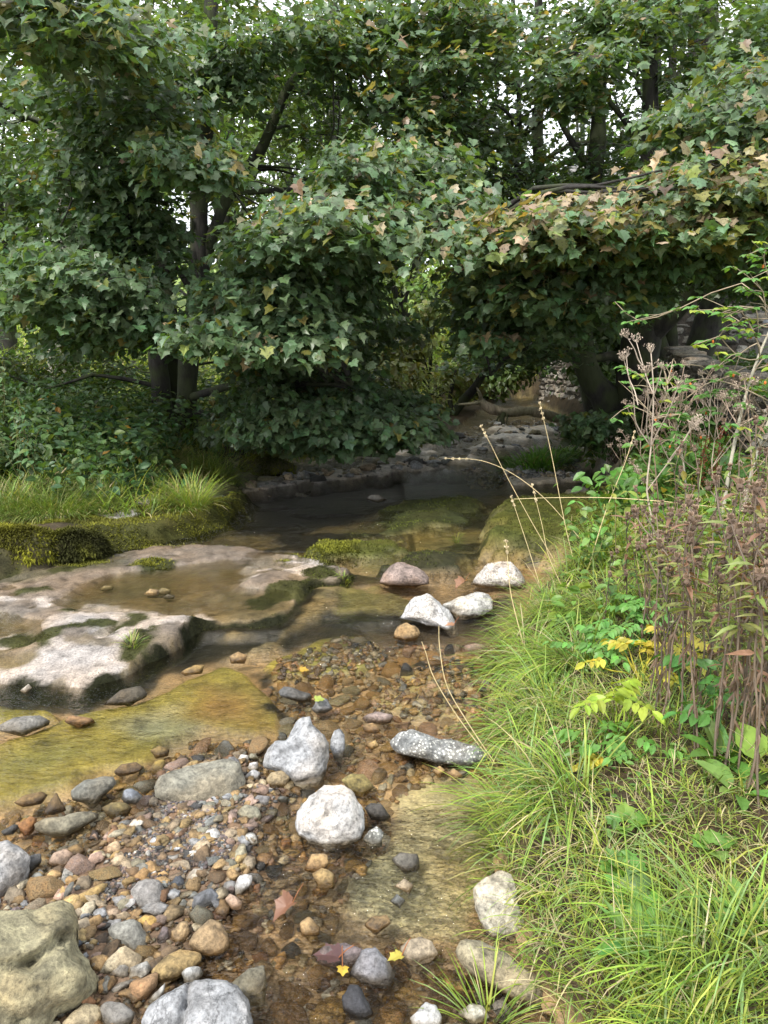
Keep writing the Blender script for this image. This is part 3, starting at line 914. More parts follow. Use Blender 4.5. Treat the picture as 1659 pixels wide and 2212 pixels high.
OR("boulder", [(310, 2204), (320, 2179), (350, 2154), (392, 2136), (440, 2131), (480, 2131), (505, 2141), (530, 2169), (545, 2204), (552, 2250), (500, 2290), (395, 2270), (330, 2245)], "grey", "pale blue grey boulder split by a crack at the bottom edge", M_VEIN, .7, 3, .3, .4, .035, 5,
   cat="boulder", dents=((399, 2128, 398, 2180, 7, .28), (398, 2180, 390, 2260, 9, .22)), mark="the cracked grey boulder")
OR("boulder", [(638, 1779), (642, 1754), (665, 1724), (700, 1701), (735, 1698), (765, 1714), (788, 1754), (792, 1784), (785, 1809), (750, 1826), (715, 1833), (670, 1819), (645, 1801)], "white", "round chalky white boulder with a dark crease in its top", M_ROCK, .85, 2, .25, .35, .05, 5,
   cat="boulder", dents=((712, 1735, 706, 1760, 5, .12), (706, 1760, 690, 1780, 6, .12), (706, 1765, 725, 1752, 5, .07), (692, 1780, 705, 1810, 6, .08)), mark="the round white boulder")
OR("boulder", [(652, 1551), (667, 1550), (672, 1565), (699, 1588), (709, 1608), (712, 1634), (705, 1667), (692, 1697), (672, 1708), (636, 1710), (626, 1684), (606, 1667), (573, 1654), (571, 1631), (590, 1601), (613, 1598), (626, 1581), (636, 1561)], "grey",
   "tall angular blue grey boulder with a peaked top behind the white boulder", M_ROCK, .6, 4, .15, .4, .05, 5, cat="boulder", dents=((632, 1690, 700, 1670, 6, .12), (600, 1640, 650, 1610, 6, .07)), mark="the peaked grey boulder", box=.7)
OR("stone_slab", [(335, 1700), (345, 1678), (400, 1655), (430, 1646), (480, 1639), (515, 1649), (530, 1689), (527, 1719), (500, 1749), (470, 1769), (445, 1769), (415, 1760), (370, 1735), (340, 1722)], (.29, .28, .225), "flat olive grey slab half covered by fine gravel", M_ROCK, .6, 1, .8, .25, .02, 5,
   cat="slab", mark="the flat olive slab")
OR("boulder", [(845, 1606), (860, 1586), (895, 1581), (930, 1591), (980, 1601), (1030, 1611), (1055, 1626), (1062, 1640), (1050, 1650), (1020, 1657), (970, 1655), (905, 1640), (860, 1630)], (.24, .25, .25), "long low dark grey boulder spotted with white lichen", M_LICHEN, .8, 6, .3, .3, .09, 5, cat="boulder", mark="the lichen spotted boulder")
OR("boulder", [(862, 1336), (875, 1311), (895, 1287), (925, 1285), (950, 1301), (970, 1321), (985, 1351), (989, 1371), (975, 1379), (955, 1358), (925, 1349), (890, 1341)], "pale", "whitish cracked boulder, left one of a pair standing in the stream", M_VEIN, .8, 4, .1, .4, .06, 5, cat="boulder", mark="the whitish boulder pair")
OR("boulder", [(955, 1306), (995, 1291), (1025, 1279), (1055, 1283), (1064, 1296), (1062, 1316), (1040, 1331), (1005, 1341), (985, 1338), (972, 1321)], "pale", "whitish pitted boulder, right one of a pair standing in the stream", M_ROCK, .8, 4, .2, .4, .06, 5, cat="boulder")
OR("boulder", [(1015, 1263), (1030, 1241), (1055, 1218), (1085, 1211), (1105, 1213), (1125, 1236), (1134, 1258), (1125, 1270), (1090, 1273), (1040, 1270)], (.50, .46, .42), "smooth rounded pinkish white boulder by the grassy bank upstream", M_LICHEN, .9, 2, .1, .4, .035, 5, cat="boulder", mark="the smooth pinkish white boulder")
OR("boulder", [(818, 1260), (828, 1238), (844, 1221), (858, 1215), (874, 1216), (900, 1225), (924, 1234), (938, 1248), (940, 1266), (890, 1270), (838, 1267)], "rose", "humped reddish brown boulder in the rapids left of the pinkish boulder", M_ROCK, .9, 3, .15, .4, .04, 5, cat="boulder", mark="the humped reddish boulder")
OR("boulder", [(1200, 1183), (1213, 1161), (1235, 1153), (1260, 1155), (1277, 1171), (1274, 1193), (1245, 1203), (1215, 1198)], (.40, .36, .34), "rounded pink grey boulder below the mossy ledge behind grass", M_LICHEN, .9, 2, .1, .4, .04, 4, cat="boulder", mark="the boulder below the mossy ledge")
OR("boulder", [(1025, 1921), (1049, 1897), (1079, 1884), (1109, 1897), (1121, 1924), (1119, 1949), (1131, 1989), (1126, 2016), (1099, 2043), (1064, 2031), (1042, 2006), (1026, 1961)], "lime", "creamy flat topped limestone block wedged into the grassy bank", M_ROCK, .7, 2, .55, .35, .04, 5, cat="boulder", mark="the creamy limestone block")
OR("stone_slab", [(985, 2062), (1002, 2038), (1044, 2042), (1109, 2072), (1159, 2107), (1195, 2156), (1172, 2190), (1109, 2160), (1049, 2124), (997, 2090)], (.36, .33, .23), "long stained stone slab sloping into the water below the limestone block", M_ROCK, .6, 1, .6, .1, .03, 4, cat="slab")
OR("boulder", [(849, 1378), (858, 1353), (880, 1342), (900, 1350), (907, 1368), (900, 1382), (875, 1387)], "ochre", "squat ochre rock at the foot of the left whitish boulder", M_ROCK, .9, 4, .1, .4, .05, 4, cat="rock")
OR("rock", [(1188, 1258), (1199, 1246), (1220, 1250), (1223, 1266), (1202, 1271)], "pale", "small whitish rock among bank grass right of the pinkish boulder", cat="rock")
OR("rock", [(1205, 1243), (1230, 1236), (1258, 1243), (1256, 1256), (1215, 1255)], "grey", "low flat grey rock at the edge of the bank grass", cat="rock")
OR("rock", [(1170, 1282), (1195, 1268), (1225, 1278), (1220, 1296), (1180, 1294)], "rose", "brownish rock low in the bank grass upstream", cat="rock")
OR("rock", [(601, 1494), (613, 1483), (633, 1485), (652, 1494), (676, 1499), (675, 1517), (652, 1517), (626, 1510), (606, 1504)], (.12, .125, .13), "long wet black rock breaking the water above the peaked boulder", M_ROCK, .8, 4, .2, .35, .06, 4, mark="the long wet black rock")
OR("rock", [(671, 1531), (679, 1512), (692, 1504), (705, 1511), (720, 1530), (705, 1540), (682, 1541)], (.15, .155, .165), "pointed dark grey rock with a fallen leaf beside it", M_ROCK, .8, 4, 0, .4, .06, 4)
OR("rock", [(713, 1600), (722, 1580), (735, 1575), (744, 1588), (746, 1616), (738, 1650), (722, 1640), (713, 1616)], "grey", "upright grey shard standing beside the peaked boulder", M_ROCK, .7, 4, 0, .4, .06, 4)
OR("rock", [(787, 1746), (801, 1736), (824, 1738), (845, 1764), (831, 1774), (801, 1770)], "dark", "smooth oval black stone touching the round white boulder", M_ROCK, .7, 1, .1, .35, .03, 4)
OR("rock", [(736, 1685), (758, 1673), (785, 1673), (809, 1700), (785, 1722), (758, 1712)], (.32, .27, .10), "diamond shaped olive yellow stone with a pale patch", M_ROCK, .8, 3, .2, .3, .03, 4)
OR("rock", [(784, 1815), (795, 1792), (814, 1786), (832, 1800), (825, 1828), (801, 1831)], "slate", "mottled grey stone in the shallows right of the white boulder", M_LICHEN, .8, 4, .1, .35, .06, 4)
OR("stone_slab", [(863, 2048), (884, 2034), (910, 2027), (935, 2037), (948, 2061), (924, 2083), (897, 2099), (866, 2073)], (.46, .38, .27), "flat tan stone with a yellow leaf stuck to its edge", M_ROCK, .6, 2, .6, .15, .03, 4, cat="slab", mark="the flat tan stone")
OR("rock", [(755, 2103), (781, 2058), (811, 2053), (838, 2073), (852, 2104), (845, 2127), (805, 2130)], (.22, .22, .24), "purplish grey stone under rippling water in the riffle", M_ROCK, .7, 3, .2, .15, .05, 4, mark="the purplish riffle stone")
OR("stone_slab", [(678, 2064), (699, 2047), (745, 2040), (786, 2054), (786, 2073), (752, 2093), (692, 2083)], "purple", "flat dark stone carrying a brown and yellow sycamore leaf", M_ROCK, .6, 2, .6, .2, .04, 4, cat="slab")
OR("rock", [(737, 2156), (755, 2133), (775, 2136), (809, 2187), (793, 2196), (758, 2200), (742, 2182)], (.035, .036, .042), "wet glossy black rock with a white streak near the bottom edge", M_ROCK, .8, 4, .1, .35, .04, 4, mark="the glossy black rock")
OR("rock", [(886, 2199), (920, 2169), (943, 2176), (955, 2197), (952, 2216), (890, 2222)], "pale", "pale stone in the riffle near the bottom edge", M_ROCK, .8, 3, .2, .3, .05, 4)
OR("rock", [(988, 2189), (1020, 2169), (1043, 2173), (1058, 2197), (1023, 2212)], "lime", "pale stone at the bottom edge beside a grass tuft", M_ROCK, .8, 3, .2, .3, .05, 4)
OR("stone_slab", [(494, 2129), (533, 2097), (566, 2091), (577, 2131), (574, 2166), (527, 2168)], "olivegrey", "olive slab lying just under water right of the cracked boulder", M_ROCK, .6, 1, .7, -.1, .03, 4, cat="slab")
# --- stones of the gravel bar
BAR = "stones of the gravel bar"
for nm, pts, col, lab in [
    ("cobble", [(281, 1925), (295, 1907), (315, 1901), (339, 1904), (354, 1922), (362, 1951), (354, 1969), (333, 1977), (310, 1968), (289, 1946)], (.33, .315, .30), "large smooth round grey cobble in the middle of the gravel bar"),
    ("cobble", [(411, 1963), (417, 1937), (434, 1926), (455, 1920), (476, 1937), (473, 1951), (440, 1969), (414, 1975)], "blue", "faceted slate blue cobble right of the round grey cobble"),
    ("cobble", [(338, 2004), (363, 1957), (399, 1957), (399, 1975), (369, 1996)], (.26, .19, .10), "wedge shaped flat brown stone below the round grey cobble"),
    ("cobble", [(229, 2011), (250, 1996), (280, 1990), (301, 1996), (315, 2020), (327, 2038), (324, 2059), (298, 2065), (268, 2044), (247, 2032)], (.26, .255, .225), "mottled dark grey stone beside the big olive boulder"),
    ("cobble", [(198, 2044), (205, 2026), (226, 2016), (244, 2023), (247, 2041), (227, 2053)], (.10, .07, .045), "dark chocolate brown stone touching the big olive boulder"),
    ("cobble", [(211, 2103), (232, 2071), (253, 2053), (265, 2050), (304, 2068), (307, 2085), (298, 2112), (262, 2112), (232, 2109)], "cream", "angular cream stone with a ridge right of the big olive boulder"),
    ("cobble", [(405, 2035), (429, 2005), (449, 1990), (476, 1999), (494, 2023), (500, 2044), (482, 2062), (452, 2065), (423, 2053)], (.33, .235, .13), "rounded brown cobble with black stains at the water's edge"),
    ("cobble", [(327, 2094), (351, 2071), (387, 2054), (429, 2062), (435, 2077), (417, 2091), (387, 2112), (357, 2124), (336, 2118)], "gold", "knobbly golden stone left of the stained brown cobble"),
    ("cobble", [(280, 2124), (336, 2103), (339, 2130), (321, 2157), (286, 2169), (278, 2148)], (.36, .225, .12), "squared rusty tan stone above the cracked boulder"),
    ("cobble", [(390, 2100), (408, 2088), (429, 2090), (439, 2103), (423, 2124), (405, 2127)], (.45, .46, .46), "light grey stone just above the cracked boulder"),
    ("cobble", [(321, 2163), (333, 2145), (354, 2124), (354, 2142), (339, 2169)], "pale", "thin pale shard leaning on the cracked boulder"),
    ("cobble", [(134, 2212), (155, 2187), (176, 2172), (205, 2175), (223, 2190), (220, 2207), (202, 2222), (167, 2230)], (.52, .43, .27), "blocky cream yellow stone at the bottom edge under the olive boulder"),
    ("cobble", [(214, 2178), (226, 2167), (262, 2169), (292, 2190), (286, 2214), (232, 2222)], (.23, .235, .235), "dark grey stone at the bottom edge left of the cracked boulder"),
    ("cobble", [(144, 1957), (155, 1940), (190, 1922), (214, 1910), (226, 1913), (220, 1928), (202, 1943), (190, 1963), (164, 1980), (149, 1969)], (.48, .36, .16), "long golden stone above the big olive boulder"),
    ("cobble", [(214, 1984), (226, 1968), (250, 1963), (266, 1975), (265, 1990), (238, 1996)], (.45, .34, .24), "pitted pink tan stone between golden stone and dark grey stone"),
    ("cobble", [(251, 1943), (259, 1928), (274, 1925), (283, 1937), (281, 1957), (268, 1963), (253, 1954)], "gold", "egg shaped golden stone left of the round grey cobble"),
    ("cobble", [(293, 1990), (310, 1978), (327, 1977), (341, 1987), (336, 2020), (324, 2023), (310, 2002)], (.46, .31, .10), "glossy golden stone under the round grey cobble"),
    ("cobble", [(339, 2023), (348, 2004), (360, 2005), (366, 2026), (357, 2044), (342, 2044)], "purple", "oval purplish stone between two golden stones"),
    ("cobble", [(369, 2011), (387, 1993), (402, 1993), (411, 2014), (402, 2035), (384, 2041), (372, 2029)], (.44, .33, .19), "round tan stone left of the stained brown cobble"),
    ("cobble", [(238, 2136), (256, 2124), (298, 2112), (280, 2133), (241, 2148)], (.44, .44, .42), "thin pale grey shard under the angular cream stone"),
    ("cobble", [(190, 2068), (205, 2056), (226, 2057), (234, 2071), (220, 2085), (196, 2082)], "pink", "pinkish stone squeezed between olive boulder and cream stone"),
    ("cobble", [(502, 1924), (515, 1894), (530, 1889), (544, 1893), (543, 1909), (520, 1936), (505, 1934)], (.78, .76, .72), "bone white bean shaped pebble on the gravel bar"),
    ("cobble", [(485, 1944), (495, 1931), (525, 1949), (522, 1966), (500, 1964)], (.52, .37, .27), "oblong pink stone below the bone white pebble"),
    ("cobble", [(435, 1819), (445, 1794), (465, 1790), (480, 1804), (495, 1824), (480, 1836), (450, 1834)], "pale", "pale grey angular stone left of the white boulder"),
    ("cobble", [(437, 1849), (460, 1836), (477, 1844), (475, 1864), (450, 1864)], (.5, .52, .53), "pale grey stone tucked below another pale angular stone"),
    ("cobble", [(485, 1794), (500, 1784), (520, 1789), (522, 1809), (500, 1819)], (.48, .34, .22), "pitted tan stone right of the pale angular stone"),
    ("cobble", [(545, 1729), (555, 1718), (582, 1721), (584, 1739), (565, 1751)], (.22, .235, .27), "squared slate blue stone right of the flat olive slab"),
    ("cobble", [(510, 1754), (530, 1739), (555, 1744), (567, 1764), (560, 1781), (525, 1779)], "olivegrey", "round olive tan stone at the corner of the flat slab"),
    ("cobble", [(572, 1689), (585, 1669), (610, 1665), (627, 1679), (625, 1699), (600, 1705), (580, 1699)], (.46, .36, .21), "pitted yellowish stone leaning on the peaked grey boulder"),
    ("cobble", [(527, 1679), (545, 1661), (562, 1669), (560, 1689), (540, 1694)], (.46, .46, .46), "light grey stone between flat slab and peaked boulder"),
    ("cobble", [(512, 1642), (520, 1630), (536, 1632), (540, 1648), (524, 1654)], (.62, .62, .60), "small white stone above the light grey stone by the slab"),
    ("cobble", [(534, 1666), (538, 1648), (556, 1646), (560, 1662), (548, 1670)], (.58, .58, .57), "small whitish stone touching the peaked boulder's left side"),
    ("cobble", [(155, 1710), (179, 1686), (214, 1677), (241, 1680), (248, 1695), (232, 1710), (214, 1740), (205, 1746), (185, 1734), (161, 1728)], (.22, .22, .19), "flaky flat slate grey stone beside the yellow submerged slab"),
    ("cobble", [(77, 1784), (95, 1767), (131, 1761), (179, 1755), (205, 1755), (208, 1770), (179, 1787), (149, 1811), (128, 1808), (89, 1796)], (.23, .21, .15), "large flat stone with a pale swirl near the left edge"),
    ("cobble", [(262, 1725), (268, 1707), (283, 1703), (312, 1722), (298, 1737), (274, 1737)], (.24, .27, .32), "peaked blue grey stone right of the flaky slate"),
    ("cobble", [(217, 1746), (238, 1734), (268, 1734), (286, 1746), (277, 1761), (244, 1767)], (.17, .13, .05), "rounded olive brown stone under the peaked blue stone"),
    ("cobble", [(247, 1668), (262, 1651), (292, 1646), (311, 1659), (292, 1671), (262, 1677)], (.14, .10, .05), "smooth dark brown stone at the corner of the yellow submerged slab"),
    ("cobble", [(324, 1621), (342, 1612), (366, 1618), (363, 1633), (339, 1639)], (.24, .17, .06), "brown stone at the edge of the yellow submerged slab"),
    ("cobble", [(323, 1662), (336, 1642), (354, 1642), (357, 1656), (348, 1671), (330, 1673)], (.36, .25, .06), "golden egg shaped stone left of the flat olive slab"),
    ("cobble", [(33, 1734), (51, 1719), (86, 1710), (101, 1719), (89, 1737), (54, 1743)], (.22, .14, .055), "long brown stone at the left end of the gravel"),
    ("cobble", [(95, 1758), (116, 1713), (131, 1728), (143, 1749), (119, 1761)], (.15, .10, .045), "wet brown triangular stone left of the flaky slate"),
    ("cobble", [(104, 1865), (113, 1844), (137, 1834), (155, 1844), (156, 1865), (143, 1877), (119, 1871)], (.48, .35, .26), "pitted pink tan stone right of the speckled grey boulder"),
    ("cobble", [(229, 1856), (232, 1826), (250, 1816), (269, 1838), (256, 1853)], (.46, .33, .20), "kite shaped tan stone left of the fine gravel"),
    ("cobble", [(190, 1856), (202, 1838), (220, 1835), (228, 1850), (220, 1862), (202, 1862)], (.46, .37, .19), "round yellowish stone left of the kite shaped stone"),
    ("cobble", [(140, 1835), (167, 1823), (182, 1835), (173, 1856), (155, 1853)], (.22, .145, .06), "brown wet stone above the round yellowish stone"),
    ("cobble", [(39, 1781), (62, 1764), (77, 1767), (74, 1793), (60, 1811), (48, 1796)], (.27, .13, .045), "rust coloured stone left of the swirled flat stone"),
    ("cobble", [(3, 1796), (27, 1781), (43, 1784), (30, 1802), (12, 1805)], "dark", "black pebble at the left edge beside the rust stone"),
    ("cobble", [(250, 1793), (259, 1775), (277, 1771), (289, 1781), (277, 1796), (256, 1799)], (.20, .21, .215), "dark stone with a grey cap below the olive brown stone"),
    ("cobble", [(356, 1865), (357, 1850), (387, 1844), (393, 1856), (366, 1869)], (.58, .59, .60), "brick shaped whitish stone in the middle gravel"),
    ("cobble", [(354, 1883), (360, 1868), (387, 1860), (417, 1871), (396, 1886)], "tan", "large mottled tan stone below the whitish brick shaped stone"),
    ("cobble", [(353, 1906), (366, 1892), (396, 1881), (396, 1901), (369, 1915)], (.24, .18, .12), "flat brown stone above the round grey cobble"),
    ("cobble", [(396, 1901), (417, 1877), (440, 1877), (437, 1901), (411, 1915)], (.42, .38, .32), "oval tan grey stone right of the flat brown stone"),
    ("cobble", [(357, 1778), (363, 1764), (388, 1770), (388, 1783), (366, 1784)], (.58, .47, .40), "small brick shaped pink white stone on the fine gravel"),
    ("cobble", [(656, 1879), (672, 1846), (705, 1846), (712, 1866), (692, 1886)], "ochre", "ochre stone under the water's edge below the white boulder"),
    ("cobble", [(672, 1888), (692, 1873), (722, 1889), (722, 1919), (692, 1921)], "gold", "golden stone under water, second below the white boulder"),
    ("cobble", [(646, 1995), (666, 1982), (692, 2002), (689, 2021), (652, 2021)], "ochre", "ochre stone in the riffle below a curled brown leaf"),
    ("cobble", [(785, 1998), (801, 1982), (838, 1975), (844, 1995), (811, 2018)], "ochre", "broad ochre stone under ripples left of the flat tan stone"),
    ("cobble", [(844, 1858), (864, 1843), (904, 1846), (907, 1878), (874, 1885)], (.13, .12, .10), "dark stone alone on the pale submerged slab"),
    ("cobble", [(851, 1914), (874, 1899), (894, 1912), (884, 1931)], "tan", "tan stone alone on the pale submerged slab"),
    ("cobble", [(841, 1947), (857, 1932), (877, 1945), (864, 1961)], (.16, .17, .17), "small dark grey stone on the pale submerged slab"),
    ("cobble", [(781, 1568), (805, 1561), (824, 1578), (811, 1586), (788, 1582)], "ochre", "ochre stone in the channel above the lichen spotted boulder"),
    ("cobble", [(788, 1609), (811, 1598), (820, 1611), (803, 1622)], "gold", "golden stone left of the lichen spotted boulder"),
    ("cobble", [(932, 1665), (950, 1655), (964, 1664), (950, 1681)], (.44, .30, .13), "ochre cube below the lichen spotted boulder, left of two"),
    ("cobble", [(963, 1671), (980, 1658), (1001, 1676), (983, 1686)], (.40, .26, .12), "ochre wedge below the lichen spotted boulder, right of two"),
    ("cobble", [(781, 1549), (811, 1536), (852, 1545), (844, 1563), (791, 1563)], "rose", "flat reddish stone in the channel above the ochre stone"),
    ("cobble", [(494, 1418), (514, 1408), (534, 1416), (528, 1434), (497, 1434)], "ochre", "ochre stone where the shelf slides under water"),
    ("cobble", [(390, 1453), (415, 1436), (440, 1436), (436, 1455), (400, 1460)], (.33, .22, .08), "ochre brown stone at the foot of the pale rock shelf"),
    ("rock", [(225, 1523), (260, 1491), (300, 1482), (321, 1501), (282, 1524)], (.10, .085, .06), "big dark wet rock under the front edge of the pale shelf"),
    ("rock", [(-10, 1575), (30, 1550), (80, 1545), (112, 1561), (50, 1590)], (.22, .21, .19), "grey rock at the left edge below the pale shelf"),
    ("cobble", [(44, 1492), (60, 1477), (68, 1486), (56, 1500)], (.62, .61, .58), "small whitish stone under the front edge of the pale shelf"),
    ("cobble", [(140, 1560), (150, 1545), (200, 1552), (212, 1562), (170, 1572)], (.25, .15, .07), "brown stone between grey rock and yellow submerged slab"),
    ("cobble", [(58, 1878), (62, 1850), (84, 1844), (88, 1862), (70, 1886)], (.13, .135, .14), "dark splinter stone leaning on the speckled grey boulder"),
    ("cobble", [(214, 1273), (228, 1264), (246, 1267), (242, 1275), (222, 1277)], (.20, .15, .06), "brown pebble in the rock pool, apart from the others"),
    ("cobble", [(310, 1283), (325, 1271), (345, 1275), (342, 1288), (320, 1290)], (.30, .21, .10), "left pebble of three in the rock pool"),
    ("cobble", [(336, 1280), (350, 1269), (368, 1273), (368, 1285), (346, 1286)], (.26, .21, .09), "middle pebble of three in the rock pool"),
    ("cobble", [(350, 1290), (362, 1284), (378, 1286), (375, 1294), (358, 1295)], (.13, .11, .07), "dark right pebble of three in the rock pool"),
    ("rock", [(788, 1078), (800, 1068), (820, 1068), (836, 1080), (815, 1086)], (.16, .15, .13), "grey rounded rock in the dark upstream pool"),
    ("rock", [(975, 945), (985, 932), (1000, 935), (1008, 945), (990, 952)], (.15, .15, .15), "dark blocky rock on the far left water edge"),
    ("rock", [(955, 962), (968, 948), (985, 950), (990, 960), (970, 966)], "pale", "whitish rock left of the dark far rock"),
    ("rock", [(1000, 950), (1012, 942), (1024, 948), (1018, 957), (1004, 957)], "grey", "grey rock right of the dark far rock"),
    ("rock", [(1068, 985), (1080, 974), (1100, 976), (1108, 990), (1090, 998), (1070, 996)], "olive", "mossy tan rock in the far rapids"),
    ("rock", [(1085, 1022), (1096, 1010), (1110, 1012), (1112, 1024), (1098, 1030)], "pale", "left pale rock of a cluster on the far right shore"),
    ("rock", [(1106, 1016), (1120, 1004), (1136, 1008), (1134, 1022), (1118, 1026)], "grey", "middle grey rock of a cluster on the far right shore"),
    ("rock", [(1128, 1020), (1142, 1010), (1160, 1014), (1158, 1028), (1136, 1030)], "slate", "right grey rock of a cluster on the far right shore"),
    ("rock", [(1064, 918), (1072, 910), (1082, 912), (1082, 920), (1068, 922)], "pale", "small pale rock in the far stream below the log"),
    ("rock", [(1140, 938), (1150, 927), (1166, 929), (1170, 938), (1152, 943)], "olive", "brown rock between two glints in the far stream"),
]:
    fl = .35 if "flat" in lab or "brick" in lab or "shard" in lab else .1
    onp = "rock pool" in lab
    OR(nm, pts, col, lab, M_ROCK, .75, 4 if ("angular" in lab or "shard" in lab or "wedge" in lab or "facet" in lab) else 2, fl, .3, .045, 3,
       ground=(lambda a, b: at_z(a, b, PUD - .02)) if onp else None)
    if nm == "cobble" and not onp:
        c_ = centroid(pts); g_ = gp(c_[0], c_[1]); NAMED.append((None, g_[0], g_[1]))

# --- cobbles strewn between them: each its own object, from twelve shapes
def free_rock(seed, sub, dims, cuts=6, noise=.10):
    r_ = np.random.default_rng(seed); V, F = ICO[sub]; S = V.copy()
    for _ in range(cuts):
        k = r_.normal(size=3); k /= np.linalg.norm(k); d = r_.uniform(.45, .85)
        S = S - (np.maximum(S @ k - d, 0) * .9)[:, None] * k
    S = S * (1 + noise * fbm(V[:, 0] * 1.9 + seed, V[:, 1] * 1.9, V[:, 2] * 1.6, 4, seed % 50))[:, None]
    return S * np.array(dims), F


shapes, kindw = [], []
for k in range(12):
    dims, word = [((1, .8, .62), "rounded"), ((1, .62, .42), "long"), ((1, .86, .34), "flat"), ((.9, .8, .72), "chunky")][k % 4]
    V, F = free_rock(200 + k, 3, dims, 8 if k % 4 == 0 else 14)
    shapes.append(mesh_np("cobble", V, [F])); shapes[-1].materials.append(M_ROCK); kindw.append(word)

BEDPOLY = P_([(-40, 1730), (60, 1706), (220, 1664), (330, 1640), (420, 1580), (600, 1580), (610, 1500), (560, 1470), (600, 1410), (760, 1370), (860, 1370), (960, 1385), (1090, 1390), (1080, 1440), (1080, 1660), (900, 1690),
              (850, 1725), (840, 1820), (745, 1890), (735, 1970), (850, 2000), (980, 2040), (1110, 2200), (1180, 2330), (-60, 2330), (-60, 1900)])
NOGO = [P_(p) for p in ([(800, 1505), (850, 1455), (920, 1430), (1085, 1440), (1085, 1545), (810, 1528)], [(590, 1430), (650, 1395), (800, 1385), (830, 1420), (780, 1450), (610, 1450)])]
big = np.array([[o.location.x, o.location.y, max(o.dimensions.x, o.dimensions.y) / 2] for o in COL.objects if o.get("category") in ("boulder", "slab", "rock")])
placed = []


def free_spot(x, y, r):
    if sdf(BEDPOLY, np.array([x]), np.array([y]), 3)[0] > -r * .5: return False
    for q in NOGO:
        if sdf(q, np.array([x]), np.array([y]), 3)[0] < 0: return False
    if len(big) and (np.hypot(big[:, 0] - x, big[:, 1] - y) < big[:, 2] * .8 + r * .5).any(): return False
    for a, b, c in placed:
        if (a - x) ** 2 + (b - y) ** 2 < ((c + r) * .74) ** 2: return False
    return True


CK = ["ochre", "gold", "tan", "brown", "rust", "pink", "grey", "slate", "blue", "cream", "purple", "pale", "dark", "olivegrey"]
CP = np.array([.20, .14, .17, .11, .05, .07, .07, .07, .03, .04, .03, .025, .03, .05]); CP /= CP.sum()
lo, hi = BEDPOLY.min(0), BEDPOLY.max(0)
LM = [m for m in NAMED if m[0]]
counts = {}
for m in [n for n in NAMED if not n[0]]: placed.append((m[1], m[2], .035))
ORD = ["next", "second", "third", "fourth", "fifth", "sixth", "seventh", "eighth", "ninth", "tenth", "eleventh", "twelfth", "thirteenth", "fourteenth", "fifteenth", "sixteenth", "seventeenth", "eighteenth", "nineteenth", "twentieth"]
FINE = P_([(330, 1700), (360, 1665), (430, 1690), (440, 1760), (480, 1775), (560, 1800), (600, 1830), (560, 1880), (500, 1900), (440, 1880), (360, 1900), (300, 1930), (230, 1960), (240, 1900), (290, 1850), (300, 1780)])
made = []
tries = 0
NCOB = 215
while len(made) < NCOB and tries < 30000:
    tries += 1
    f = len(made) / NCOB
    r = (.058 * (1 - f) ** 1.1 + .022) * rng.uniform(.85, 1.15)
    x, y = rng.uniform(lo[0], hi[0]), lo[1] + (hi[1] - lo[1]) * rng.random() ** 1.25
    if rng.random() < .62:
        q_ = gp(rng.uniform(530, 1040), rng.uniform(1830, 2290)) if rng.random() < .65 else gp(rng.uniform(560, 1090), rng.uniform(1350, 1680)); x, y = q_[0], q_[1]
    if rng.random() < .8 and sdf(FINE, np.array([x]), np.array([y]), 3)[0] < 0: continue
    if r > .045 and (x + .35) ** 2 + (y - 2.25) ** 2 < .25: continue
    if not free_spot(x, y, r): continue
    placed.append((x, y, r))
    ck = CK[rng.choice(len(CK), p=CP)]
    k = rng.integers(12)
    o = bpy.data.objects.new("cobble", shapes[k]); COL.objects.link(o)
    o.scale = [r * rng.uniform(.92, 1.1) for _ in range(3)]
    o.rotation_euler = (rng.normal() * .22, rng.normal() * .22, rng.uniform(0, 6.28))
    zb = float(hq(x, y))
    o.location = (x, y, zb + r * [.14, .08, .06, .16][k % 4])
    cc = np.array(PAL[ck]) * rng.uniform(.7, 1.0); o.color = (*cc, 1)
    made.append((o, ck, kindw[k], x, y, r))
by = {}
for o, ck, kw, x, y, r in made:
    d = [math.hypot(x - m[1], y - m[2]) for m in LM]; j = int(np.argmin(d))
    by.setdefault((j, ck), []).append((d[j], o, kw, r))
for (j, ck), v in by.items():
    v.sort(key=lambda t: t[0])
    for n_, (d, o, kw, r) in enumerate(v):
        od = "" if len(v) == 1 else f", {ORD[min(n_, 19)]} such out from it"
        if len(v) == 1: lab = f"only {WORD[ck]} {kw} cobble lying around {LM[j][0]}"
        else: lab = f"{WORD[ck]} {kw} cobble, {ORD[min(n_, 19)]} {WORD[ck]} one out from {LM[j][0]}"
        tag(o, lab, "cobble", "loose cobbles on the stream bed")

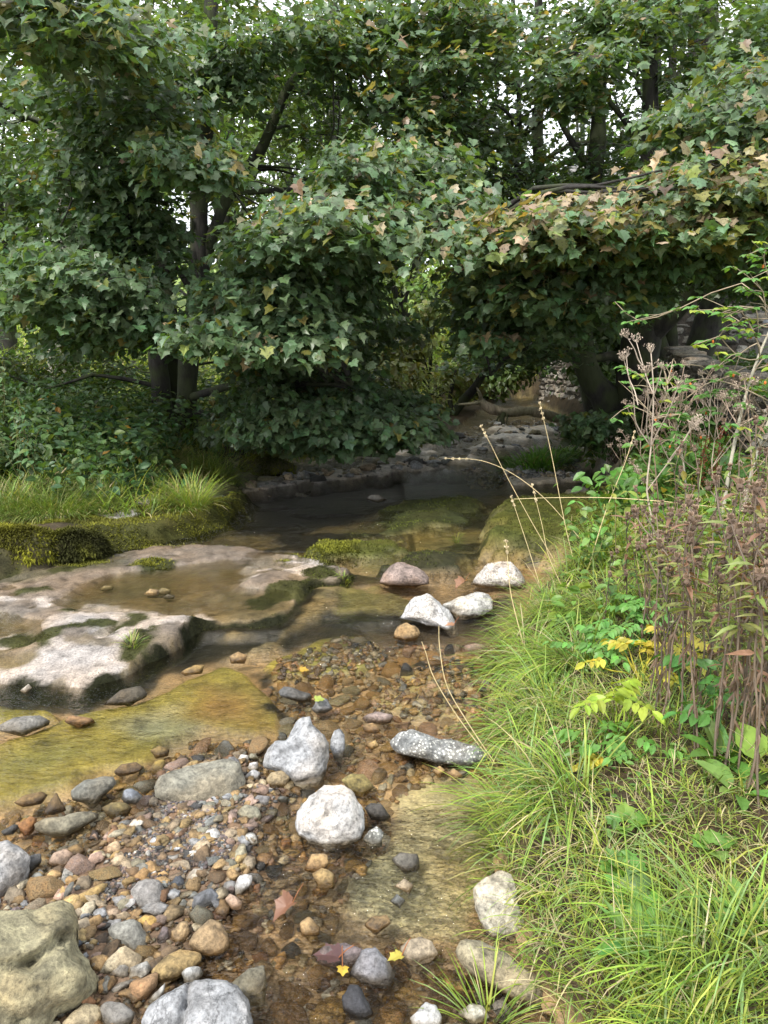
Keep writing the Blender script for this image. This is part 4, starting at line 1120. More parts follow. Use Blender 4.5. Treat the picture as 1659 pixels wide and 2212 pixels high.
# --- the fine gravel and the countless little stones: stuff
def scatter(name, n, poly, rmin, rmax, sub, cols, probs, lift, label, power=2.0, avoid=True, sunk=.25):
    g = Geo(); V0, F0 = ICO[sub]
    lo, hi = poly.min(0), poly.max(0)
    X = rng.uniform(lo[0], hi[0], n * 4); Y = rng.uniform(lo[1], hi[1], n * 4)
    keep = (sdf(poly, X, Y, 3, 140, .06, 6) < 0)
    X, Y = X[keep][:n], Y[keep][:n]
    R = rmin + (rmax - rmin) * rng.random(len(X)) ** power
    if avoid and len(placed):
        pl = np.array(placed)
        ok = np.ones(len(X), bool)
        for i in range(0, len(X), 2000):
            sl_ = slice(i, i + 2000)
            dd = np.hypot(X[sl_, None] - pl[None, :, 0], Y[sl_, None] - pl[None, :, 1]) - pl[None, :, 2] * .72
            ok[sl_] = dd.min(1) > R[sl_] * .3
        X, Y, R = X[ok], Y[ok], R[ok]
    n = len(X)
    Z = hq(X, Y) + R * lift
    sc_ = np.stack([R * rng.uniform(.8, 1.25, n), R * rng.uniform(.6, 1.0, n), R * rng.uniform(.4, .75, n)], 1)
    th = rng.uniform(0, 6.28, n); c, s = np.cos(th), np.sin(th)
    tx = rng.normal(size=n) * .3
    S = V0[None] * (1 + .22 * rng.normal(size=(n, len(V0), 1)).clip(-1.6, 1.6)) if sub == 1 else V0[None] * (1 + .16 * rng.normal(size=(n, len(V0), 1)).clip(-1.5, 1.5))
    if sub >= 2:
        for _ in range(4):
            k = norm(rng.normal(size=(n, 3))); d = rng.uniform(.5, .85, n)
            ex = np.maximum(np.einsum("nvk,nk->nv", V0[None] + 0 * S, k) - d[:, None], 0)
            S = S - ex[..., None] * k[:, None] * .8
    S = S * sc_[:, None]
    x, y, z = S[..., 0], S[..., 1], S[..., 2]
    z2 = z + x * tx[:, None]
    V = np.stack([x * c[:, None] - y * s[:, None] + X[:, None], x * s[:, None] + y * c[:, None] + Y[:, None], z2 + Z[:, None]], -1)
    pal = np.array([PAL[k] for k in cols]); ci = rng.choice(len(cols), n, p=np.array(probs) / sum(probs))
    Cc = pal[ci] * rng.uniform(.42, .95, (n, 1)) * (.7 if sub == 1 else .9)
    F = (F0[None] + (np.arange(n) * len(V0))[:, None, None]).reshape(-1, 3)
    g.add(V.reshape(-1, 3), [F], np.repeat(Cc, len(V0), 0))
    me = g.mesh(name)
    o = link(name, me, M_PEB)
    return tag(o, label, "gravel", None, "stuff")


cols14 = CK
scatter("pebbles", 6500, BEDPOLY, .008, .032, 2, cols14, CP, .25, "ochre and grey pebbles covering the stream bed between the cobbles", 1.7)
scatter("gravel", 14000, FINE, .0035, .011, 1, ["purple", "brown", "pink", "tan", "dark", "grey", "slate", "ochre", "pale"], [6, 3, 2.5, 2, 4, 1.5, 1.5, 1, .3], .35, "fine purplish grey and tan gravel heaped on the bar", 1.8, avoid=True)
scatter("pebbles", 4200, P_([(-40, 1740), (330, 1650), (600, 1590), (640, 1720), (640, 1880), (560, 2000), (450, 2140), (300, 2330), (-40, 2330)]), .004, .013, 1, cols14, CP, .3, "small mixed pebbles filling the gaps of the gravel bar", 1.5)
scatter("pebbles", 130, P_([(500, 1050), (620, 1020), (800, 1004), (960, 986), (985, 1004), (850, 1022), (700, 1040), (560, 1062)]), .02, .13, 2, ["pale", "grey", "slate", "tan", "olive", "dark"], [1, 2, 2, 1, 2, 2], .05, "broken rock along the shaded lip of the upstream pool", 2.6, avoid=False)
scatter("pebbles", 900, P_([(990, 1015), (1240, 1000), (1260, 1040), (1060, 1040)]), .015, .06, 2, ["pale", "grey", "slate", "tan", "olive"], [1, 2, 2, 1, 1], .2, "grey stones strewn on the far right shore", 2, avoid=False)
scatter("pebbles", 330, P_([(880, 1000), (1000, 930), (1060, 900), (1230, 905), (1250, 990), (1000, 1012)]), .02, .11, 2, ["pale", "grey", "slate", "tan", "olive"], [1, 2, 2, 2, 1], .02, "stones breaking the surface of the far shallows", 2, avoid=False)
# ------------------------------------------------------------------ trees
def bpath(A, B, sag=.1, n=5, wob=.06):
    """a crooked branch line from A to B"""
    A, B = np.asarray(A, float), np.asarray(B, float)
    t = np.linspace(0, 1, n)[:, None]
    Ln = np.linalg.norm(B - A)
    P = A * (1 - t) + B * t
    P[:, 2] += np.sin(t[:, 0] * math.pi) * sag * Ln
    P[1:-1] += rng.normal(size=(n - 2, 3)) * wob * Ln
    return P


SYC = np.array([.098, .156, .080])


def spray(g, tw, C, r, n, out, size=.12, tone=SYC, brown=0.0, yellow=.03, droop=.85, flat=.22, tmpl=MAPLE, lift=0.0, up=.0):
    """one spray of sycamore leaves around C: leaves held out and drooping along `out`, tops to the light"""
    out = np.asarray(out, float)
    az = rng.uniform(0, 2 * math.pi, n); q = np.sqrt(rng.random(n)) * r * rng.uniform(.75, 1.15, n)
    d = np.stack([np.cos(az), np.sin(az), 0 * az], 1)
    P = C + d * q[:, None]
    lay = rng.integers(0, 3, n)
    P[:, 2] += (lay - 1) * r * flat * .8 + rng.normal(size=n) * r * flat * .28 - .45 * flat * (q / r) ** 2 * r
    ax = norm(d * (.35 + .65 * (q / r))[:, None] + out * .75 + rng.normal(size=(n, 3)) * .55)
    el = -droop * rng.uniform(.1, 1.25, n) + .25
    h = norm(ax * np.array([1, 1, 0]))
    ax = h * np.cos(el)[:, None] + np.array([0, 0, 1.0]) * np.sin(el)[:, None]
    nr = h * (-np.sin(el))[:, None] + np.array([0, 0, 1.0]) * np.cos(el)[:, None]
    nr = nr + rng.normal(size=(n, 3)) * .42
    sz = size * rng.uniform(.5, 1.25, n)
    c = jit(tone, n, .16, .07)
    k = rng.random(n)
    yl = k < yellow
    c[yl] = jit((.15, .15, .04), yl.sum(), .2)
    if brown:
        top = (P[:, 2] - C[2]) / (r * flat) + .4
        bl = rng.random(n) < brown * np.clip(.30 + .75 * top, .04, 1.3)
        c[bl] = jit((.30, .235, .15), bl.sum(), .3, .06)
        edge_ = (~bl) & (rng.random(n) < brown * .6)
        c[edge_] = jit((.17, .18, .06), edge_.sum(), .25)
    if tmpl is MAPLE:
        kk = rng.integers(0, 3, n)
        for q_, T in enumerate((MAPLE, MAPLE_C, MAPLE_D)): leaves(g, T, P[kk == q_], ax[kk == q_], nr[kk == q_], sz[kk == q_], c[kk == q_])
    else: leaves(g, tmpl, P, ax, nr, sz, c)
    if tw is not None:
        for _ in range(3):
            i = rng.integers(0, n)
            tube(tw, bpath(C + np.array([0, 0, -.05]), P[i], .05, 3, .04), [.007, .003, .002], 3, 2, (.05, .04, .03))


def crown_regions(g, tw, limbs, regs, gaps, axis_xy, kw):
    """regs: (px0,py0,px1,py1, y0,y1, sprays, leaves per spray, radius, options)"""
    LP = np.vstack(limbs)
    for (a0, b0, a1, b1, y0, y1, ns, nl, r, op) in regs:
        o = dict(kw); o.update(op); conn = o.pop("conn", .35); mz = o.pop("mz", .35)
        for _ in range(ns):
            for _t in range(12):
                px, py, y = rng.uniform(a0, a1), rng.uniform(b0, b1), rng.uniform(y0, y1)
                C = at_y(px, py, y)
                e_ = .3 * r * PF / y
                if not any(y < ym and ((px - gx) / (gr + e_)) ** 2 + ((py - gy) / (gs + e_ * .6)) ** 2 < 1 for gx, gy, gr, gs, ym in gaps): break
            else: continue
            if C[2] < float(hq(C[0], C[1])) + mz: continue
            out = np.array([C[0] - axis_xy[0], C[1] - axis_xy[1], 0.0]); out = out / max(np.linalg.norm(out), .3)
            out = out * .6 + np.array([0, -.55, 0])
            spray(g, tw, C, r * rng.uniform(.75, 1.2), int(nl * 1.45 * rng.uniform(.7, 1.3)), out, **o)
            if tw is not None and rng.random() < conn:
                dd = np.linalg.norm(LP - C, axis=1) + 2.0 * np.maximum(LP[:, 2] - C[2], 0)
                A = LP[int(np.argmin(dd))]
                L_ = np.linalg.norm(A - C)
                if L_ < 4.5: tube(tw, bpath(A, C, .06, 5, .035), [.012 + .008 * L_, .011 + .005 * L_, .012, .009, .006], 5, 2, (.05, .04, .03))


def tree(name, base, label, paths, regs, gaps, axis, kw, group=None, rough=.10, bark=None, cat="tree", extra=None, owner=None):
    root = empty(name, base)
    g = Geo(); limbs = []
    ns_ = max(owner) + 1 if owner else 1
    gs = [g] + [Geo() for _ in range(ns_ - 1)]
    for ip, pts in enumerate(paths):
        P, R = tube(gs[owner[ip]] if owner else g, [p[0] for p in pts], [p[1] for p in pts], 10, 5, (.05, .045, .04), rough, len(limbs))
        limbs.append(P)
    leaf, tw = Geo(), g
    crown_regions(leaf, tw, limbs, regs, gaps, axis, kw)
    if extra: extra(leaf, tw, limbs)
    off = -np.asarray(base, float)
    for G_ in gs + [leaf]: G_.V = [v + off for v in G_.V]
    for g_ in gs: link("trunk", g_.mesh("trunk"), bark or M_BARK, root)
    link("crown", leaf.mesh("crown", False), M_LEAF, root)
    tag(root, label, cat, group)
    return root


def pxp(y, *pts):
    """trunk line: (px, py, radius[, dy])"""
    return [(at_y(p[0], p[1], y + (p[3] if len(p) > 3 else 0)), p[2]) for p in pts]


GAPS0 = [(585, 395, 50, 38), (235, 505, 0, 0), (110, 260, 38, 30), (175, 520, 0, 0), (265, 245, 16, 14), (480, 385, 0, 0), (480, 250, 30, 30), (20, 470, 60, 30), (330, 300, 14, 20), (600, 15, 40, 26), (900, 25, 0, 0), (600, 150, 20, 20),
        (500, 480, 0, 0), (1345, 190, 32, 75), (1330, 85, 25, 22), (1620, 30, 28, 30), (1010, 110, 0, 0), (1560, 60, 12, 12), (830, 560, 60, 50), (860, 640, 50, 60), (370, 640, 40, 10), (0, -9999, 1, 1)]
GAPS = [(a, b, max(c * .8, 1), max(d * .8, 1), 99) for a, b, c, d in GAPS0 if c] + [(a, b, c, d, y) for a, b, c, d, y in [(440, 500, 45, 90, 10.4), (400, 800, 20, 60, 10.3), (452, 70, 18, 70, 10.4), (268, 180, 14, 50, 10.4), (1162, 290, 14, 130, 12.4), (1294, 290, 16, 110, 10.2), (1412, 240, 22, 130, 10.2), (1530, 120, 28, 90, 13.2), (650, 190, 30, 50, 10.4), (385, 890, 75, 55, 10.4), (310, 620, 16, 40, 10.4), (1255, 790, 30, 80, 10.0), (1385, 760, 50, 80, 9.9), (510, 400, 20, 50, 10.3)]]
LB = at_y(385, 945, 10.6); LB[2] = float(hq(LB[0], LB[1])) - .15
Y = 10.6
tl_paths = [
    [(LB + np.array([.1, 0, 0]), .19)] + pxp(Y, (403, 870, .15), (408, 780, .14), (420, 680, .135), (430, 560, .13), (430, 440, .12), (440, 330, .115), (446, 220, .11), (451, 100, .10), (457, 0, .09), (465, -200, .07), (470, -420, .04)),
    [(LB + np.array([-.22, .1, 0]), .17)] + pxp(Y + .2, (348, 860, .14), (338, 740, .125), (318, 650, .12), (298, 580, .115), (282, 470, .10), (270, 350, .09), (268, 200, .08), (268, 80, .065), (255, -120, .05), (240, -330, .03)),
    [(LB + np.array([-.05, .25, 0]), .16)] + pxp(Y + .5, (375, 860, .13), (372, 760, .12), (366, 660, .10), (345, 540, .085), (325, 430, .07), (300, 300, .05)),
    pxp(Y, (418, 690, .10), (445, 560, .085), (470, 480, .08), (505, 400, .075), (560, 330, .07), (600, 240, .062), (625, 185, .055), (690, 110, .045), (722, 60, .035), (726, -40, .03), (745, -220, .02)),
    pxp(Y, (462, 500, .05), (500, 425, .042), (560, 414, .036, -.2), (640, 410, .03, -.4), (720, 412, .018, -.7)),
    pxp(Y, (300, 590, .055), (250, 585, .045, -.2), (195, 582, .04, -.4), (135, 586, .03, -.7)),
    pxp(Y, (350, 240, .05), (325, 180, .035), (280, 120, .025), (250, 95, .015)),
    pxp(Y, (420, 640, .05), (385, 585, .035, -.1), (345, 538, .02, -.3)),
    pxp(Y, (405, 900, .075), (440, 893, .055, -.2), (500, 915, .05, -.6), (580, 955, .04, -1.2), (680, 975, .028, -1.9), (820, 985, .015, -2.6)),
    pxp(Y, (405, 860, .06), (520, 830, .045, -.8), (640, 830, .035, -1.6), (760, 830, .02, -2.4)),
    pxp(Y, (425, 690, .06), (560, 610, .05, -1.0), (700, 540, .04, -2.2), (860, 480, .03, -3.0), (960, 450, .02, -3.3)),
    pxp(Y, (622, 190, .035), (680, 203, .028), (760, 215, .02), (830, 210, .012)),
    pxp(Y, (240, 330, .03), (150, 290, .028, -.5), (60, 255, .02, -1)),
    pxp(Y, (330, 680, .05), (220, 640, .04, -1.4), (100, 660, .03, -2.6)),
    pxp(Y, (440, 320, .05), (380, 250, .04, -1.2), (330, 180, .03, -2.6), (250, 80, .02, -3.8)),
]
tl_regs = [
    # bright outer sprays towards the viewer
    (0, 560, 250, 720, 6.8, 8.4, 24, 75, .55, {}), (180, 620, 390, 745, 7.2, 8.8, 16, 75, .5, {}), (430, 510, 700, 740, 6.4, 8.0, 28, 80, .55, {}), (440, 680, 680, 770, 6.6, 8.2, 16, 75, .5, dict(brown=.06)),
    (650, 420, 940, 540, 6.4, 8.2, 24, 80, .55, dict(brown=.12, tone=SYC * 1.1)), (760, 300, 1010, 440, 7, 9, 16, 80, .55, dict(brown=.10)), (690, 540, 760, 660, 7.5, 9, 6, 80, .5, {}), (0, 0, 320, 110, 5.6, 7.6, 24, 80, .5, dict(brown=.08, yellow=.1)), (60, 140, 360, 330, 7.5, 9.2, 22, 75, .5, {}),
    (290, 220, 500, 380, 6.8, 8.4, 14, 80, .45, dict(yellow=.08, brown=.05)), (0, 340, 330, 560, 7.6, 9.4, 20, 75, .55, {}), (260, 420, 420, 600, 8.0, 9.2, 12, 70, .5, {}),
    (520, 30, 760, 200, 8.5, 10, 20, 70, .5, dict(brown=.06)), (330, 20, 520, 220, 8.6, 10.2, 18, 70, .5, {}),
    # low limbs hanging to the water, leaf tone darkened for their shade
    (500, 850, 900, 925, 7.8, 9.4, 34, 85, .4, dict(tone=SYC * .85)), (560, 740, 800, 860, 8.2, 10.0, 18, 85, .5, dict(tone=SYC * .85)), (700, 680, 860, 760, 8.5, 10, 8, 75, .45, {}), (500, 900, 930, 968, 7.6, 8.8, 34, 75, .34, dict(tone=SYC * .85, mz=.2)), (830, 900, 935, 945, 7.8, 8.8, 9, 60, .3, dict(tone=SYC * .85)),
    # the inside of the crown, seen against the light
    (-120, 0, 760, 420, 10.2, 13.5, 74, 75, .7, dict(tone=SYC * .95, tmpl=MAPLE_S, droop=.45)), (-150, 400, 760, 860, 10.6, 13.0, 40, 70, .75, dict(tone=SYC * .95, tmpl=MAPLE_S, droop=.45)), (560, 150, 900, 560, 10, 13, 20, 70, .7, dict(tmpl=MAPLE_S, droop=.45)),
    # above and beyond the frame
    (-400, -520, 850, -50, 9.5, 14, 46, 50, 1.0, dict(tmpl=MAPLE_S, size=.17, conn=.15)), (-700, 0, -60, 850, 7.5, 12.5, 30, 55, .9, dict(tmpl=MAPLE_S, size=.16, conn=.15)),
]
tree("sycamore_tree", LB, "many stemmed sycamore on the left bank, its low limbs drooping over the water", tl_paths, tl_regs, GAPS, (LB[0], LB[1]), dict(size=.098, tone=SYC))

RB = at_y(1345, 915, 10.2); RB[2] = float(hq(RB[0], RB[1])) - .15
Y = 10.2
BR = dict(brown=.5, yellow=.07, tone=SYC * 1.2)
tr_paths = [
    [(RB + np.array([.12, .1, 0]), .34)] + pxp(Y, (1372, 830, .27), (1385, 740, .25), (1393, 640, .22), (1396, 540, .19), (1400, 440, .14), (1404, 330, .115), (1405, 200, .10), (1402, 90, .09), (1408, -40, .08), (1420, -250, .05)),
    [(RB + np.array([-.1, 0, 0]), .24)] + pxp(Y, (1308, 866, .19), (1276, 820, .165), (1260, 770, .15), (1256, 700, .14), (1262, 620, .13), (1268, 540, .12), (1278, 430, .11), (1290, 320, .105), (1294, 200, .09), (1296, 80, .08), (1300, -120, .06)),
    pxp(Y, (1385, 740, .16), (1440, 690, .13, -.2), (1495, 630, .115, -.4), (1540, 575, .10, -.6), (1600, 520, .08, -.8), (1680, 470, .06, -1)),
    pxp(Y, (1398, 650, .09), (1450, 620, .07, -.3), (1520, 590, .06, -.6), (1640, 560, .04, -.9)),
    pxp(Y, (1380, 800, .09), (1330, 770, .07), (1285, 775, .05)),
    pxp(Y, (1262, 690, .07), (1190, 720, .05, -.2), (1100, 770, .035, -.6), (1060, 810, .02, -1)),
    pxp(Y, (1262, 640, .06), (1180, 600, .05, -.6), (1080, 580, .04, -1.4), (1000, 600, .02, -2)),
    pxp(Y, (1396, 560, .08), (1300, 500, .06, -1.0), (1180, 470, .045, -2), (1060, 480, .03, -2.8)),
    pxp(Y, (1400, 520, .08), (1500, 460, .06, -1.2), (1600, 420, .045, -2.2)),
    pxp(Y, (1284, 380, .05), (1220, 280, .035), (1180, 190, .02)), pxp(Y, (1404, 330, .05), (1350, 260, .04), (1300, 200, .025)),
]
tr_regs = [
    (1060, 480, 1250, 560, 6.3, 7.6, 17, 85, .45, BR), (1200, 430, 1480, 560, 6.2, 7.8, 26, 85, .48, BR), (1440, 380, 1680, 540, 5.8, 7.4, 24, 85, .48, BR), (1540, 340, 1680, 420, 6, 7, 6, 80, .42, BR),
    (1040, 560, 1340, 650, 6.8, 8.4, 24, 80, .5, dict(brown=.12)), (1010, 600, 1190, 710, 7.2, 8.8, 16, 80, .48, dict(brown=.05)), (1020, 730, 1080, 770, 7.2, 8.0, 4, 55, .28, dict(brown=.15)), (1330, 540, 1640, 600, 7.0, 8.6, 15, 80, .45, dict(brown=.12)),
    (1480, 150, 1680, 330, 6.2, 8.2, 22, 80, .5, dict(brown=.08)), (1180, 580, 1420, 700, 8.5, 9.6, 16, 75, .5, {}),
    (1080, 720, 1220, 780, 9.2, 11.5, 12, 75, .5, dict(tmpl=MAPLE_S, droop=.4)), (1010, 620, 1230, 760, 10.5, 13, 20, 75, .55, dict(tmpl=MAPLE_S, droop=.4)), (1230, 880, 1300, 960, 8.6, 9.4, 6, 55, .3, {}),
    (1200, 340, 1680, 520, 9.5, 12.5, 34, 80, .7, dict(tmpl=MAPLE_S, droop=.45)), (1560, 560, 1700, 640, 8.5, 10, 8, 70, .5, {}),
]
tree("sycamore_tree", RB, "thick trunked sycamore on the right bank with a browned withered outer bough", tr_paths, tr_regs, GAPS + [(1345, 790, 45, 60, 99), (1480, 700, 90, 60, 99), (1620, 700, 60, 60, 99)], (RB[0], RB[1]), dict(size=.098, tone=SYC))

# more sycamores standing behind on the right
def back_syc(stems, y, label, regs, seed, bpx=None):
    b = at_y(bpx or stems[0][0], 900, y); b[2] = float(hq(b[0], b[1])) - .1
    paths = []
    for k, (px, r, lean) in enumerate(stems):
        q = b + np.array([.05 * k, .02 * k, 0])
        paths.append([(q, r * 1.3 + .05)] + pxp(y, (px + lean + ((bpx or px) - px) * .45, 640, r * 1.1), (px + lean * .4, 380, r), (px, 200, r * .9), (px - lean * .3, 0, r * .75), (px - lean * .5, -260, r * .5)))
    owner = list(range(len(stems)))
    for _ in range(7):
        ow = int(rng.integers(len(stems))); P = paths[ow]; A = P[rng.integers(2, 4)][0]; owner.append(ow)
        B = A + np.array([rng.choice([-1, 1]) * rng.uniform(1.0, 2.4), rng.uniform(-1.2, .5), rng.uniform(.3, 1.3)])
        pp = bpath(A, B, .08, 5, .04); paths.append(list(zip(pp, [.045, .035, .03, .02, .012])))
    tree("sycamore_tree", b, label, paths, regs, GAPS, (b[0], b[1]), dict(size=.105, tone=SYC, tmpl=MAPLE_S, droop=.7), "sycamores standing behind on the right", owner=owner)


back_syc([(1165, .085, 6), (1120, .04, 40)], 12.6, "slender sycamore whose thin dark trunk rises between the two big bank sycamores",
         [(800, 0, 1260, 300, 8.6, 10.6, 46, 70, .5, dict(tmpl=MAPLE, brown=.10, yellow=.08)), (860, 260, 1240, 480, 9.5, 11.5, 26, 70, .52, dict(brown=.04)), (780, 0, 1260, 440, 12.4, 14.0, 48, 75, .7, {}), (1100, -320, 1300, -50, 10, 13, 7, 50, .9, dict(size=.16, conn=.1))], 1, 1290)
back_syc([(1452, .075, -4), (1415, .10, -14), (1535, .19, 14), (1505, .13, 24)], 13.4, "group of sycamore trunks with grey bark behind the browned bough at right",
         [(1240, 0, 1480, 200, 8.4, 10.4, 16, 70, .48, dict(tmpl=MAPLE, brown=.06)), (1260, 180, 1680, 420, 10, 12.5, 18, 70, .5, {}), (1480, -20, 1700, 160, 8.5, 10.5, 18, 75, .55, {}), (1240, 0, 1760, 440, 13.8, 15.6, 60, 75, .75, dict(conn=.1)), (1300, -500, 1900, -50, 9.5, 15, 26, 50, 1.0, dict(size=.18, conn=.1)),
          (1680, 0, 2200, 560, 6.5, 13, 34, 60, .85, dict(size=.16, conn=.1))], 2)
# a tall ash at the left, only its pale trunk showing through
ab = at_y(140, 890, 17.0); ab[2] = float(hq(ab[0], ab[1])) - .1
tree("ash_tree", ab, "tall pale barked tree half hidden at the upper left behind sycamore leaves", [[(ab, .34)] + pxp(17, (135, 700, .28), (130, 480, .25), (126, 260, .22), (122, 120, .2), (115, -80, .17), (110, -300, .12)),
     pxp(17, (129, 400, .12), (170, 300, .11), (210, 230, .09), (255, 120, .07), (262, -60, .05))], [(-150, -500, 420, 100, 15, 19, 50, 50, 1.0, dict(size=.2, tmpl=MAPLE_S, droop=.5, conn=.1))], GAPS, (ab[0], ab[1]), dict(size=.18, tone=SYC * 1.2), None, .06, M_BARKP)

# trees and bushes further up the valley: crown and trunk, placed on the ground where they stand
def far_tree(name, px, y, h, r, tone, label, seed, n=2600, bush=False, group="trees and bushes further up the valley"):
    b = at_y(px, 800, y); b[2] = float(hq(b[0], b[1])) - .05
    root = empty(name, b); g, lf = Geo(), Geo()
    top = np.array([rng.normal() * .3, rng.normal() * .3, h])
    if not bush:
        tube(g, [np.zeros(3), top * .4 + rng.normal(size=3) * .15, top * .9], [r * .09, r * .06, r * .015], 8, 4, (.1, .1, .1), .1)
    m = 26 if not bush else 14
    for k in range(m):
        zz = rng.uniform(.18 if not bush else .1, 1.0)
        rr = r * math.sin(math.pi * min(1, .18 + .8 * zz)) ** .7 * rng.uniform(.35, 1.0)
        a = rng.uniform(0, 6.28)
        C = np.array([math.cos(a) * rr, math.sin(a) * rr, zz * h * .95])
        nn = n // m
        d = norm(rng.normal(size=(nn, 3))); P = C + d * (r * .42 * rng.random((nn, 1)) ** .5) * np.array([1, 1, .6])
        nr = norm(d + np.array([0, -.2, .8]) + rng.normal(size=(nn, 3)) * .4)
        ax = norm(np.cross(nr, rng.normal(size=(nn, 3))) + np.array([0, 0, -.3]))
        leaves(lf, QUAD, P, ax, nr, (.10 + .012 * y * .5) * rng.uniform(.6, 1.3, nn), jit(tone, nn, .22, .08) * (1 + .25 * rng.normal()))
        tube(g, [np.array([0, 0, zz * h * .4]), C * .6 + np.array([0, 0, zz * h * .25]), C], [.02 * r + .01, .01 * r, .006], 4, 2, (.1, .1, .1))
    link("trunk" if not bush else "stems", g.mesh("trunk"), M_BARK, root)
    link("crown" if not bush else "foliage", lf.mesh("crown", False), M_LEAF2, root)
    tag(root, label, "tree" if not bush else "bush", group)


for k, (nm, px, y, h, r, tone, lab, bush) in enumerate([
    ("hawthorn_tree", 860, 24, 6.5, 2.6, (.15, .20, .055), "pale green hawthorn seen in the gap between the two sycamores", False),
    ("alder_tree", 760, 30, 9.5, 3.4, (.10, .16, .05), "green alder up the valley left of the pale hawthorn", False),
    ("alder_tree", 990, 33, 11, 3.8, (.10, .17, .05), "tall alder up the valley right of the pale hawthorn", False),
    ("alder_tree", 1130, 24, 7, 2.8, (.07, .13, .035), "dark alder behind the fallen log", False),
    ("ash_tree", 640, 36, 12, 4.2, (.13, .20, .07), "light green ash glimpsed through the left sycamore", False),
    ("ash_tree", 900, 48, 15, 5.5, (.14, .20, .085), "big hazy green ash closing the valley", False),
    ("ash_tree", 330, 42, 9, 4.5, (.13, .19, .07), "light green ash in the field beyond the left sycamore", False),
    ("ash_tree", 60, 34, 7, 4.0, (.12, .18, .06), "round field tree beyond the left bank thicket", False),
    ("ash_tree", 1240, 30, 12, 4.2, (.09, .15, .04), "green ash behind the leaning trunk on the right", False),
    ("ash_tree", 1560, 30, 14, 5, (.09, .15, .045), "tall ash rising behind the stone barn", False),
    ("ash_tree", 500, 23, 12, 3.6, (.13, .20, .06), "light green ash close behind the left sycamore trunks", False),
    ("ash_tree", 250, 27, 12, 4.2, (.12, .19, .055), "bushy light green ash behind the left stem of the sycamore", False),
    ("ash_tree", 20, 24, 11, 3.8, (.12, .18, .06), "light green ash behind the upper left sycamore sprays", False),
    ("alder_tree", 720, 21, 11, 3.0, (.12, .19, .055), "bright green alder behind the bough that reaches over the stream", False),
    ("willow_bush", 930, 17.5, 2.4, 1.1, (.16, .19, .07), "pale willow bush on the left bank by the wooden posts", True),
    ("willow_bush", 800, 15.5, 1.9, 1.2, (.17, .19, .075), "yellowish bush of tall growth behind the drooping dark limb", True),
    ("hazel_bush", 1215, 21, 2.6, 1.5, (.055, .10, .028), "dark hazel bush overhanging the stream behind the log", True),
    ("hazel_bush", 1270, 15.5, 2.0, 1.2, (.06, .10, .03), "dark hazel bush at the foot of the leaning trunk", True),
    ("hazel_bush", 1060, 21, 2.2, 1.4, (.10, .15, .045), "green hazel bush behind the mossy leaning stem", True),
]):
    far_tree(nm, px, y, h, r, np.array(tone), lab, k, 2600 if not bush else 1500, bush)

# the small leaning tree and the fallen log that spans the stream
lb = gp(985, 893); lb = at_y(982, 893, 16.6)
g = Geo()
o0 = np.array(at_y(978, 892, 16.6))
rt = empty("leaning_tree", o0)
tube(g, [at_y(978, 896, 16.6) - o0, at_y(1000, 866, 16.6) - o0, at_y(1025, 838, 16.4) - o0, at_y(1048, 800, 16.2) - o0, at_y(1075, 760, 16) - o0], [.11, .10, .09, .075, .05], 9, 5, (.1, .1, .1), .1)
tube(g, [at_y(978, 896, 16.6) - o0, at_y(972, 868, 16.7) - o0, at_y(975, 840, 16.7) - o0, at_y(985, 800, 16.7) - o0], [.07, .06, .05, .03], 8, 4, (.1, .1, .1), .1)
link("trunk", g.mesh("trunk"), M_BARK, rt)
lf = Geo()
for q in [(1050, 790, 16), (1080, 750, 15.8), (990, 790, 16.6), (1020, 760, 16.2)]:
    spray(lf, None, at_y(*q) - o0, .5, 70, (0, -.6, 0), .12, SYC * 1.1)
link("crown", lf.mesh("crown", False), M_LEAF, rt)
tag(rt, "small mossy tree leaning right over the far left bank", "tree")

lo_ = at_y(1085, 897, 15.6); rt = empty("fallen_log", lo_); g = Geo()
tube(g, [at_y(*p, 15.6) - lo_ for p in [(1035, 862), (1046, 874), (1062, 884), (1090, 891), (1120, 889), (1150, 889), (1185, 897), (1215, 905), (1250, 912)]], [.07, .09, .10, .10, .10, .10, .095, .085, .06], 11, 5, (.4, .35, .3), .22, 5)
link("trunk", g.mesh("trunk"), M_LOG, rt)
g = Geo(); tube(g, [at_y(1088, 892, 15.55) - lo_, at_y(1084, 906, 15.5) - lo_, at_y(1086, 922, 15.45) - lo_], [.07, .06, .035], 8, 4, (.1, .08, .06), .25)
tube(g, [at_y(1078, 898, 15.5) - lo_, at_y(1068, 920, 15.4) - lo_], [.02, .01], 5, 3, (.1, .08, .06)); tube(g, [at_y(1096, 896, 15.5) - lo_, at_y(1094, 916, 15.4) - lo_], [.02, .01], 5, 3, (.1, .08, .06))
link("roots", g.mesh("roots"), M_BARK, rt)
g = Geo(); tube(g, [at_y(1040, 868, 15.6) - lo_, at_y(1020, 872, 15.5) - lo_, at_y(990, 874, 15.5) - lo_], [.05, .04, .02], 7, 4, (.3, .25, .2), .2)
tube(g, [at_y(1040, 866, 15.6) - lo_, at_y(1036, 850, 15.5) - lo_, at_y(1030, 838, 15.5) - lo_], [.05, .035, .015], 7, 4, (.3, .25, .2), .2)
link("branch", g.mesh("branch"), M_LOG, rt)
tag(rt, "crooked pale fallen log lying across the far stream", "log")
